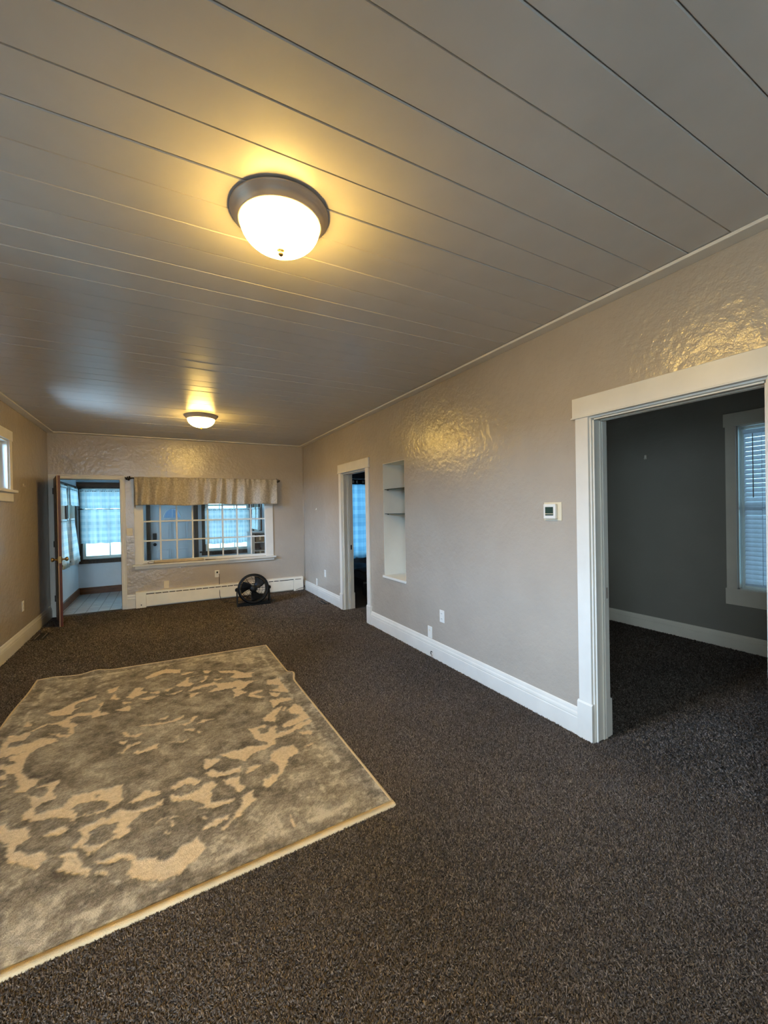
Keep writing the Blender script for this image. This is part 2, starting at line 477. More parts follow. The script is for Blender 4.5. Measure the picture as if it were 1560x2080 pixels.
# ---- baseboards
def bb_prof(w, s, h=0.178):
    """profile (offset from the wall, z); s = direction into the room"""
    k = h / 0.178
    return [(w, 0.0), (w + s * 0.020, 0.0), (w + s * 0.020, 0.112 * k), (w + s * 0.0165, 0.115 * k), (w + s * 0.0165, 0.121 * k), (w + s * 0.019, 0.125 * k),
            (w + s * 0.017, 0.140 * k), (w + s * 0.011, 0.150 * k), (w + s * 0.010, 0.160 * k), (w + s * 0.007, 0.172 * k), (w, 0.178 * k)]
mb = MB()
mb.prism(bb_prof(XR, -1), 'y', 1.757, 4.800); mb.prism(bb_prof(XR, -1), 'y', 5.822, YF); mb.prism(bb_prof(XR, -1), 'y', YB, 0.695)
struct(mb.build('baseboard_right', 'trim'), 'white moulded baseboard along the greige wall')
struct(MB().prism(bb_prof(XL, 1), 'y', YB, YF - 0.03).build('baseboard_left', 'trim'), 'white moulded baseboard below the high window')
struct(MB().prism(bb_prof(YF, -1, 0.225), 'x', -0.512, -0.402).build('baseboard_far', 'trim'), 'short white baseboard beside the porch doorway')
struct(MB().prism(bb_prof(XO, -1, 0.158), 'y', -0.60, 4.50).build('baseboard_side', 'trim'), 'white baseboard in the dark side room')
struct(MB().prism([(YP1, 0), (YP1 - 0.018, 0), (YP1 - 0.018, 0.112), (YP1 - 0.008, 0.122), (YP1, 0.122)], 'x', PXL, -0.29).prism([(YP1, 0), (YP1 - 0.018, 0), (YP1 - 0.018, 0.112), (YP1 - 0.008, 0.122), (YP1, 0.122)], 'x', 0.67, PXR).build('baseboard_porch_far', 'porch_wood'), 'brown wooden porch baseboard')
struct(MB().prism([(PXL, 0), (PXL + 0.018, 0), (PXL + 0.018, 0.112), (PXL + 0.008, 0.122), (PXL, 0.122)], 'y', YP0, YP1 - 0.018).build('baseboard_porch_left', 'porch_wood'), 'brown wooden porch baseboard by the side windows')
# ---- flat trim boards where walls meet the ceiling
CT = 0.020
struct(MB().box(XR - 0.088, XR, YB, YF, ZC - CT, ZC - 0.003).build('trim_1', 'trim', bevel=0.003), 'flat white ceiling trim over the long wall')
struct(MB().box(XL, XL + 0.088, YB, YF, ZC - CT, ZC - 0.003).build('trim_2', 'trim', bevel=0.003), 'flat white ceiling trim over the window wall')
struct(MB().box(XL + 0.0885, XR - 0.0885, YF - 0.088, YF, ZC - CT, ZC - 0.003).build('trim_3', 'trim', bevel=0.003), 'flat white ceiling trim over the end wall')
struct(MB().lathe([(0.0, 0.25), (0.011, 0.25), (0.011, 2.70), (0.0, 2.70)], (XR - 0.004, YF - 0.004, 0), seg=10).build('trim_4', 'wall'), 'painted bead in the corner by the fan')
# porch wood band above the windows
struct(MB().box(PXL, PXR, YP1 - 0.022, YP1, 2.03, 2.115).build('trim_5', 'porch_wood', bevel=0.003), 'brown wood band above the porch windows')

# ---- doorway frames in the long wall
def side_frame(name, y0, y1, ztop, cas, hdr, label):
    """y0..y1 = clear opening; casing boards of width cas on the room side"""
    r = frame_root(name, (XR, (y0 + y1) / 2, 0), label)
    t = 0.021
    for s, yy in ((-1, y0), (1, y1)):
        a, b = sorted((yy + s * 0.010, yy + s * (0.010 + cas)))
        MB().box(XR - t, XR, a, b, 0.242, ztop + 0.016).build('casing', 'trim', r, bevel=0.003)
        a, b = sorted((yy + s * 0.003, yy + s * (0.018 + cas)))
        pm = MB().prism([(XR, 0.0), (XR - t - 0.008, 0.0), (XR - t - 0.008, 0.232), (XR - t, 0.243), (XR, 0.243)], 'y', a, b)
        pm.build('plinth_block', 'trim', r)
        # jamb through the wall thickness, with two stops and a bead
        a, b = sorted((yy, yy + s * 0.020))
        MB().box(XR - 0.004, XS + 0.004, a, b, 0, ztop).build('jamb', 'trim', r, bevel=0.002)
        jm = MB()
        a, b = sorted((yy, yy - s * 0.010))
        jm.box(XR + 0.010, XR + 0.022, a, b, 0, ztop - 0.010)
        jm.box(XR + 0.075, XR + 0.086, a, b, 0, ztop - 0.010); jm.box(XR + 0.094, XR + 0.112, a, b, 0, ztop - 0.010)
        jm.build('stop', 'trim', r, bevel=0.003)
        # casing and plinth on the other side
        a, b = sorted((yy + s * 0.010, yy + s * (0.010 + cas)))
        MB().box(XS, XS + t, a, b, 0.242, ztop + 0.016).build('casing', 'trim', r, bevel=0.003)
        a, b = sorted((yy + s * 0.003, yy + s * (0.018 + cas)))
        MB().box(XS, XS + t + 0.008, a, b, 0, 0.242).build('plinth_block', 'trim', r, bevel=0.003)
    MB().box(XR - 0.004, XS + 0.004, y0 - 0.02, y1 + 0.02, ztop, ztop + 0.015).build('head_jamb', 'trim', r, bevel=0.002)
    hm = MB().box(XR + 0.010, XR + 0.022, y0 + 0.01, y1 - 0.01, ztop - 0.010, ztop)
    hm.box(XR + 0.075, XR + 0.086, y0 + 0.01, y1 - 0.01, ztop - 0.010, ztop).box(XR + 0.094, XR + 0.112, y0 + 0.01, y1 - 0.01, ztop - 0.010, ztop)
    hm.build('head_stop', 'trim', r, bevel=0.003)
    za = ztop + 0.016
    MB().box(XR - t - 0.005, XR, y0 - cas - 0.028, y1 + cas + 0.028, za, za + hdr).build('header', 'trim', r, bevel=0.003)
    MB().box(XR - t - 0.012, XR, y0 - cas - 0.034, y1 + cas + 0.034, za - 0.006, za + 0.004).build('header_bead', 'trim', r, bevel=0.003)
    MB().box(XS, XS + t + 0.005, y0 - cas - 0.028, y1 + cas + 0.028, za, za + hdr).build('header', 'trim', r, bevel=0.003)
    return r
d3 = side_frame('door_1', 0.80, 1.65, 2.05, 0.090, 0.126, 'wide white door frame opening to the dark side room')
MB().box(XR + 0.118, XR + 0.140, 1.6475, 1.6515, 0.90, 0.97).build('strike_plate', 'nickel', d3)
d2 = side_frame('door_2', 4.90, 5.72, 2.042, 0.090, 0.126, 'white door frame opening to the dark bedroom with blue curtains')
MB().box(XR + 0.118, XR + 0.140, 5.7175, 5.7215, 0.90, 0.97).build('strike_plate', 'rod_metal', d2)

# ---- doorway to the porch in the end wall
d1 = frame_root('door_3', (-0.98, YF, 0), 'cream door frame to the bright porch')
def far_casing(x0, x1, z0, z1, horiz):
    mb = MB(); y = YF
    mb.box(x0, x1, y - 0.016, y, z0, z1)
    if horiz: mb.box(x0, x1, y - 0.024, y - 0.014, z1 - 0.018, z1).box(x0, x1, y - 0.020, y - 0.014, z0 + 0.022, z0 + 0.032)
    else:
        o_ = (x0, x0 + 0.018) if x1 < -1.0 else (x1 - 0.018, x1)
        i_ = (x1 - 0.032, x1 - 0.022) if x1 < -1.0 else (x0 + 0.022, x0 + 0.032)
        mb.box(o_[0], o_[1], y - 0.024, y - 0.014, z0, z1).box(i_[0], i_[1], y - 0.020, y - 0.014, z0, z1)
    return mb
far_casing(-1.466, -1.388, 0, 2.04, False).build('casing', 'trim', d1, bevel=0.002)
far_casing(-0.580, -0.513, 0, 2.04, False).build('casing', 'trim', d1, bevel=0.002)
far_casing(-1.466, -0.513, 2.04, 2.102, True).build('header', 'trim', d1, bevel=0.002)
MB().box(-1.400, -1.382, YF, 7.765, 0, 2.035).build('jamb', 'porch_dark', d1)  # dark jamb colour stands in for the shade inside this doorway
MB().box(-0.585, -0.567, YF, 7.765, 0, 2.035).build('jamb', 'porch_dark', d1)
MB().box(-1.400, -0.567, YF, 7.765, 2.035, 2.05).build('head_jamb', 'porch_dark', d1)

# ---- open wooden door leaf, hinged at the left jamb and seen edge-on
hx, hy = -1.383, 7.610
ex, ey = -1.212, 6.866
L = math.hypot(ex - hx, ey - hy)
leaf = frame_root('door_4', (hx, hy, 0.012), 'brown stained wooden door standing open, seen edge-on')
leaf.rotation_euler = (0, 0, math.atan2(ey - hy, ex - hx))
# local: x along the leaf, y across its thickness (positive y = porch side / right-hand face), z up
lm = MB().box(0, L - 0.001, -0.020, 0.020, 0, 2.022)
lm.build('slab', 'door_wood', leaf, local=True, bevel=0.002)
for s, mat in ((-1, 'door_face'), (1, 'door_wood')):
    for (xa, xb) in ((0.11, 0.36), (0.44, 0.66)):
        for (za, zb) in ((0.22, 0.82), (1.02, 1.50), (1.58, 1.90)):
            MB().box(xa, xb, s * 0.0195, s * 0.025, za, zb).build('panel', mat, leaf, local=True, bevel=0.004)
MB().box(L - 0.002, L + 0.001, -0.020, -0.009, 0.0, 2.022).build('edge_strip', 'door_edge', leaf, local=True, label='worn pale strip along the door edge')
for s in (-1, 1):
    kb = MB().lathe([(0.0, 0.0), (0.030, 0.0), (0.030, 0.006), (0.011, 0.010), (0.011, 0.034), (0.022, 0.040), (0.029, 0.052), (0.027, 0.066), (0.016, 0.074), (0.0, 0.075)], (0, 0, 0), 'y', 20)
    if s < 0: kb.v = [(x, -y, z) for x, y, z in kb.v]
    kb.v = [(x + L - 0.062, y + s * 0.0205, z + 0.895) for x, y, z in kb.v]
    kb.build('knob', 'brass', leaf, local=True)
MB().box(L - 0.001, L + 0.002, -0.012, 0.012, 0.85, 0.94).build('latch_plate', 'brass', leaf, local=True)
for zz in (0.22, 1.02, 1.80):
    MB().lathe([(0, 0), (0.008, 0), (0.008, 0.09), (0, 0.09)], (0.0, -0.024, zz), 'z', 10).build('hinge', 'rod_metal', leaf, local=True)

# ---- wide interior window in the end wall (8 x 4 panes)
w1 = frame_root('window_1', (0.68, YF, 0.66), 'wide white many-paned window between room and porch')
WX0, WX1, WZ0, WZ1 = -0.272, 1.640, 0.742, 2.005
MB().box(-0.398, WX0 - 0.012, YF - 0.020, YF, 0.69, 2.03).build('casing', 'trim', w1, bevel=0.003)
MB().box(WX1 + 0.012, 1.790, YF - 0.020, YF, 0.69, 2.03).build('casing', 'trim', w1, bevel=0.003)
MB().box(-0.398, 1.790, YF - 0.020, YF, 2.03, 2.085).build('header', 'trim', w1, bevel=0.003)
MB().box(-0.432, 1.825, YF - 0.072, YF + 0.02, 0.662, 0.690).build('stool', 'trim', w1, bevel=0.005)
MB().box(-0.405, 1.798, YF - 0.030, YF, 0.612, 0.662).build('apron', 'trim', w1, bevel=0.008)
sm = MB().box(WX0 - 0.03, WX0, YF - 0.008, YF + 0.05, 0.70, 2.045).box(WX1, WX1 + 0.03, YF - 0.008, YF + 0.05, 0.70, 2.045)
sm.box(WX0, WX1, YF - 0.008, YF + 0.05, 0.70, WZ0).box(WX0, WX1, YF - 0.008, YF + 0.05, WZ1, 2.045)
sm.build('sash', 'window_white', w1, bevel=0.002)
NC, NR_ = 8, 4
cw, ch = (WX1 - WX0) / NC, (WZ1 - WZ0) / NR_
for i in range(1, NC):
    x = WX0 + i * cw
    MB().box(x - 0.012, x + 0.012, YF + 0.006, YF + 0.036, WZ0, WZ1).build('muntin', 'window_white', w1, bevel=0.002)
for j in range(1, NR_):
    z = WZ0 + j * ch
    MB().box(WX0, WX1, YF + 0.010, YF + 0.034, z - 0.012, z + 0.012).build('muntin', 'window_white', w1, bevel=0.002)
pane0 = None
for i in range(NC):
    for j in range(NR_):
        if pane0 is None:
            pane0 = MB().box(-cw / 2, cw / 2, -0.0015, 0.0015, -ch / 2, ch / 2).build('pane', 'glass', w1, local=True); p = pane0
        else:
            p = pane0.copy(); COL.objects.link(p)
        p.location = (WX0 + (i + 0.5) * cw - 0.68, 0.022, WZ0 + (j + 0.5) * ch - 0.66)

# ---- windows in outer walls
def outer_window(name, axis, wp, s, u0, u1, z0, z1, label, frame_mat='trim', cas=0.09, hdr=0.11, stool=True, rails=(), uprights=(), depth=0.15, apron=0.10, sash_mat='window_white'):
    """wp = room face of the wall, s = direction into the room along axis; opening u0..u1, z0..z1; one glass per light"""
    um = (u0 + u1) / 2
    r = frame_root(name, (wp, um, z0) if axis == 'x' else (um, wp, z0), label)
    def B(d0, d1, a, b, za, zb):
        p0, p1 = sorted((wp + s * d0, wp + s * d1))
        return (p0, p1, a, b, za, zb) if axis == 'x' else (a, b, p0, p1, za, zb)
    if cas > 0:
        MB().box(*B(0, 0.02, u0 - cas, u0, z0, z1)).build('casing', frame_mat, r, bevel=0.003)
        MB().box(*B(0, 0.02, u1, u1 + cas, z0, z1)).build('casing', frame_mat, r, bevel=0.003)
        MB().box(*B(0, 0.024, u0 - cas - 0.015, u1 + cas + 0.015, z1, z1 + hdr)).build('header', frame_mat, r, bevel=0.003)
        if stool: MB().box(*B(-0.02, 0.055, u0 - cas - 0.05, u1 + cas + 0.05, z0 - 0.028, z0)).build('stool', frame_mat, r, bevel=0.005)
        if apron > 0:
            zt = z0 - 0.028 if stool else z0
            MB().box(*B(0, 0.022, u0 - cas - 0.01, u1 + cas + 0.01, zt - apron, zt)).build('apron', frame_mat, r, bevel=0.004)
    MB().box(*B(-depth, 0, u0, u0 + 0.012, z0, z1)).box(*B(-depth, 0, u1 - 0.012, u1, z0, z1)).box(*B(-depth, 0, u0, u1, z1 - 0.012, z1)).box(*B(-depth, 0, u0, u1, z0, z0 + 0.012)).build('reveal', sash_mat, r)
    m = MB(); f = 0.040
    m.box(*B(-0.10, -0.07, u0 + 0.012, u0 + f, z0 + 0.012, z1 - 0.012)).box(*B(-0.10, -0.07, u1 - f, u1 - 0.012, z0 + 0.012, z1 - 0.012))
    m.box(*B(-0.10, -0.07, u0 + f, u1 - f, z1 - f, z1 - 0.012)).box(*B(-0.10, -0.07, u0 + f, u1 - f, z0 + 0.012, z0 + f + 0.01))
    m.build('sash', sash_mat, r, bevel=0.002)
    for zz in rails: MB().box(*B(-0.10, -0.065, u0 + f, u1 - f, zz - 0.018, zz + 0.018)).build('meeting_rail', sash_mat, r, bevel=0.002)
    for uu in uprights: MB().box(*B(-0.095, -0.072, uu - 0.009, uu + 0.009, z0 + f, z1 - f)).build('muntin', sash_mat, r)
    us_ = [u0 + f, *uprights, u1 - f]; zs_ = [z0 + f + 0.01, *rails, z1 - f]
    for a, b in zip(us_[:-1], us_[1:]):
        for c, d in zip(zs_[:-1], zs_[1:]):
            MB().box(*B(-0.0855, -0.0825, a, b, c, d)).build('pane', 'glass', r)
    return r
outer_window('window_2', 'x', XL, 1, 5.0, 5.86, 1.785, 2.325, 'high white-framed window at the picture edge', cas=0.085)
outer_window('window_3', 'x', XL, 1, 1.60, 2.46, 1.785, 2.325, 'second high white-framed window beside the viewer', cas=0.085)
outer_window('added_window_4', 'x', XL, 1, -2.0, -0.3, 0.8, 2.15, 'wide white window added behind the viewer for daylight', rails=(1.48,), uprights=(-1.15,))  # unseen window, added to let daylight into the near part of the room
outer_window('added_window_13', 'y', YB, 1, -1.40, -0.68, 0.6, 2.15, 'tall white window added for fill light in the wall behind the viewer', cas=0.06, rails=(1.40,))  # unseen window, added for cool light on the rug and end wall
outer_window('window_5', 'x', XO, -1, 1.06, 1.965, 0.625, 2.285, 'tall white-framed window with blinds in the dark side room', stool=False, hdr=0.135, apron=0.165, rails=(1.45,))
outer_window('added_window_12', 'x', XO, -1, 3.45, 4.30, 0.625, 2.285, 'second tall white-framed window added to brighten the side room', stool=False, hdr=0.135, apron=0.165, rails=(1.45,))  # unseen window, added to lift the light in the side room
outer_window('window_6', 'y', YP1, -1, -1.335, -0.48, 0.66, 2.0, 'porch window beside the open wooden door', frame_mat='porch_dark', cas=0.05, hdr=0.03, apron=0.06, rails=(1.31,), uprights=(-0.91,))
outer_window('window_7', 'y', YP1, -1, 0.80, 1.70, 0.68, 2.0, 'porch window to the side of the front door', frame_mat='porch_dark', cas=0.07, hdr=0.03, apron=0.06, rails=(1.34, 1.66), uprights=(1.10, 1.40))
outer_window('window_8', 'x', PXL, 1, 7.86, 8.42, 0.74, 2.0, 'porch side window nearest the doorway', frame_mat='porch_dark', cas=0.05, hdr=0.03, apron=0.05, rails=(1.36,))
outer_window('window_9', 'x', PXL, 1, 8.56, 9.30, 0.74, 2.0, 'porch side window at the outer corner', frame_mat='porch_dark', cas=0.05, hdr=0.03, apron=0.05, rails=(1.36,))
outer_window('window_10', 'x', PXR, -1, 8.55, 9.30, 0.78, 2.0, 'porch window behind the white shelf', frame_mat='porch_wood', cas=0.06, hdr=0.03, apron=0.05, rails=(1.36,))
outer_window('window_11', 'y', 7.70, -1, 3.22, 4.12, 0.55, 2.08, 'bedroom window behind blue curtains', frame_mat='wall_bed', cas=0.06, apron=0.06, rails=(1.30,))

# ================================================================== FRONT DOOR OF THE PORCH
fd = frame_root('door_5', (0.178, YP1, 0), 'white panelled front door with a small fan window')
DX0, DX1 = -0.215, 0.570
dm = wall_boxes('y', YP1 + 0.020, YP1 + 0.064, DX0, DX1, 0.01, 2.03, [(0.02, 0.34, 1.40, 1.60)])
dm.build('slab', 'door_white', fd)
MB().box(DX0 - 0.075, DX0 - 0.012, YP1 - 0.022, YP1, 0, 2.03).build('casing', 'porch_dark', fd, bevel=0.003)
MB().box(DX1 + 0.012, DX1 + 0.090, YP1 - 0.022, YP1, 0, 2.03).build('casing', 'porch_dark', fd, bevel=0.003)
MB().box(DX0 - 0.010, DX0, YP1, YP1 + 0.1, 0, 2.05).box(DX1, DX1 + 0.010, YP1, YP1 + 0.1, 0, 2.05).box(DX0, DX1, YP1, YP1 + 0.1, 2.032, 2.05).build('jamb', 'porch_dark', fd)
def panel_ring(xa, xb, za, zb):
    y = YP1 + 0.020; w = 0.020
    m = MB()
    for (a, b, c, d) in ((xa, xb, za, za + w), (xa, xb, zb - w, zb), (xa, xa + w, za + w, zb - w), (xb - w, xb, za + w, zb - w)):
        m.box(a, b, y - 0.016, y, c, d)
    m.box(xa + 0.042, xb - 0.042, y - 0.010, y, za + 0.042, zb - 0.042)
    return m
for (xa, xb) in ((-0.10, 0.145), (0.215, 0.46)):
    for (za, zb) in ((0.22, 0.78), (0.94, 1.34), (1.68, 1.92)):
        panel_ring(xa, xb, za, zb).build('panel', 'door_white', fd, bevel=0.003)
# fan window: two glass quadrants inside an arched rim
cx, cz = 0.18, 1.40
for (a0, a1) in ((0.0, math.pi / 2), (math.pi / 2, math.pi)):
    pts = [(cx, cz)] + [(cx + 0.15 * math.cos(a0 + (a1 - a0) * i / 10), cz + 0.19 * math.sin(a0 + (a1 - a0) * i / 10)) for i in range(11)]
    prof = [(p[0], p[1]) for p in pts]
    m = MB(); n = len(prof)
    m._add([(p[0], YP1 + 0.038, p[1]) for p in prof] + [(p[0], YP1 + 0.042, p[1]) for p in prof], [tuple(range(n)), tuple(range(n, 2 * n))[::-1]] + [(i, (i + 1) % n, (i + 1) % n + n, i + n) for i in range(n)])
    m.build('fan_pane', 'frosted', fd)
m = MB()
arc = [(cx + 0.155 * math.cos(math.pi * i / 20), YP1 + 0.018, cz + 0.195 * math.sin(math.pi * i / 20)) for i in range(21)]
m.tube(arc, 0.011, 6); m.box(cx - 0.165, cx + 0.165, YP1 + 0.008, YP1 + 0.022, cz - 0.012, cz + 0.008).box(cx - 0.006, cx + 0.006, YP1 + 0.010, YP1 + 0.030, cz, cz + 0.19)
m.build('fan_rim', 'door_white', fd)
# door skin filling the spandrels around the arch
sp = MB()
for s in (-1, 1):
    prof = [(cx + s * 0.16, cz)] + [(cx + s * 0.16 * math.cos(math.pi / 2 * i / 8), cz + 0.20 * math.sin(math.pi / 2 * i / 8)) for i in range(9)] + [(cx + s * 0.16, cz + 0.20)]
    n = len(prof)
    sp._add([(p[0], YP1 + 0.020, p[1]) for p in prof] + [(p[0], YP1 + 0.060, p[1]) for p in prof], [tuple(range(n)), tuple(range(n, 2 * n))[::-1]] + [(i, (i + 1) % n, (i + 1) % n + n, i + n) for i in range(n)])
sp.build('spandrel', 'door_white', fd)
MB().box(-0.180, -0.110, YP1 - 0.012, YP1 + 0.020, 0.97, 1.10).build('keypad_lock', 'lock_black', fd, bevel=0.006, label='black keypad lock')
MB().lathe([(0, 0.0), (0.030, 0.0), (0.032, -0.008), (0.012, -0.014), (0.012, -0.034), (0.026, -0.042), (0.030, -0.056), (0.022, -0.068), (0, -0.070)], (-0.145, YP1 + 0.020, 0.872), 'y', 20).build('knob', 'lock_black', fd, label='black door knob')

# ================================================================== CEILING LIGHTS
def ceiling_light(x, y, label):
    zb = ZC - 0.002
    t = thing('ceiling_light', label, 'light', (x, y, zb), group='flush ceiling lights')
    pan = [(0.0, 0.0), (0.195, 0.0), (0.199, -0.004), (0.198, -0.010), (0.192, -0.013), (0.190, -0.017), (0.186, -0.020), (0.183, -0.026), (0.176, -0.035), (0.170, -0.041), (0.167, -0.046), (0.162, -0.046), (0.158, -0.036), (0.0, -0.034)]
    MB().lathe(pan, (x, y, zb), 'z', 64).build('pan', 'nickel', t)
    dome = []
    for i in range(15):
        a = math.pi / 2 * i / 14
        dome.append((0.161 * math.cos(a) ** 0.9 if i < 14 else 0.0, -0.042 - 0.106 * math.sin(a)))
    MB().lathe(dome, (x, y, zb), 'z', 64).build('glass_dome', 'lamp_glass', t, label='glowing frosted glass dome')
    MB().lathe([(0.0, -0.144), (0.016, -0.146), (0.016, -0.152), (0.009, -0.156), (0.012, -0.163), (0.008, -0.170), (0.0, -0.171)], (x, y, zb), 'z', 20).build('finial', 'brass', t)
    return t
ceiling_light(0.453, 1.700, 'large lit flush ceiling light above the patterned rug')
ceiling_light(0.455, 5.690, 'lit flush ceiling light farther off, near the taupe valance')

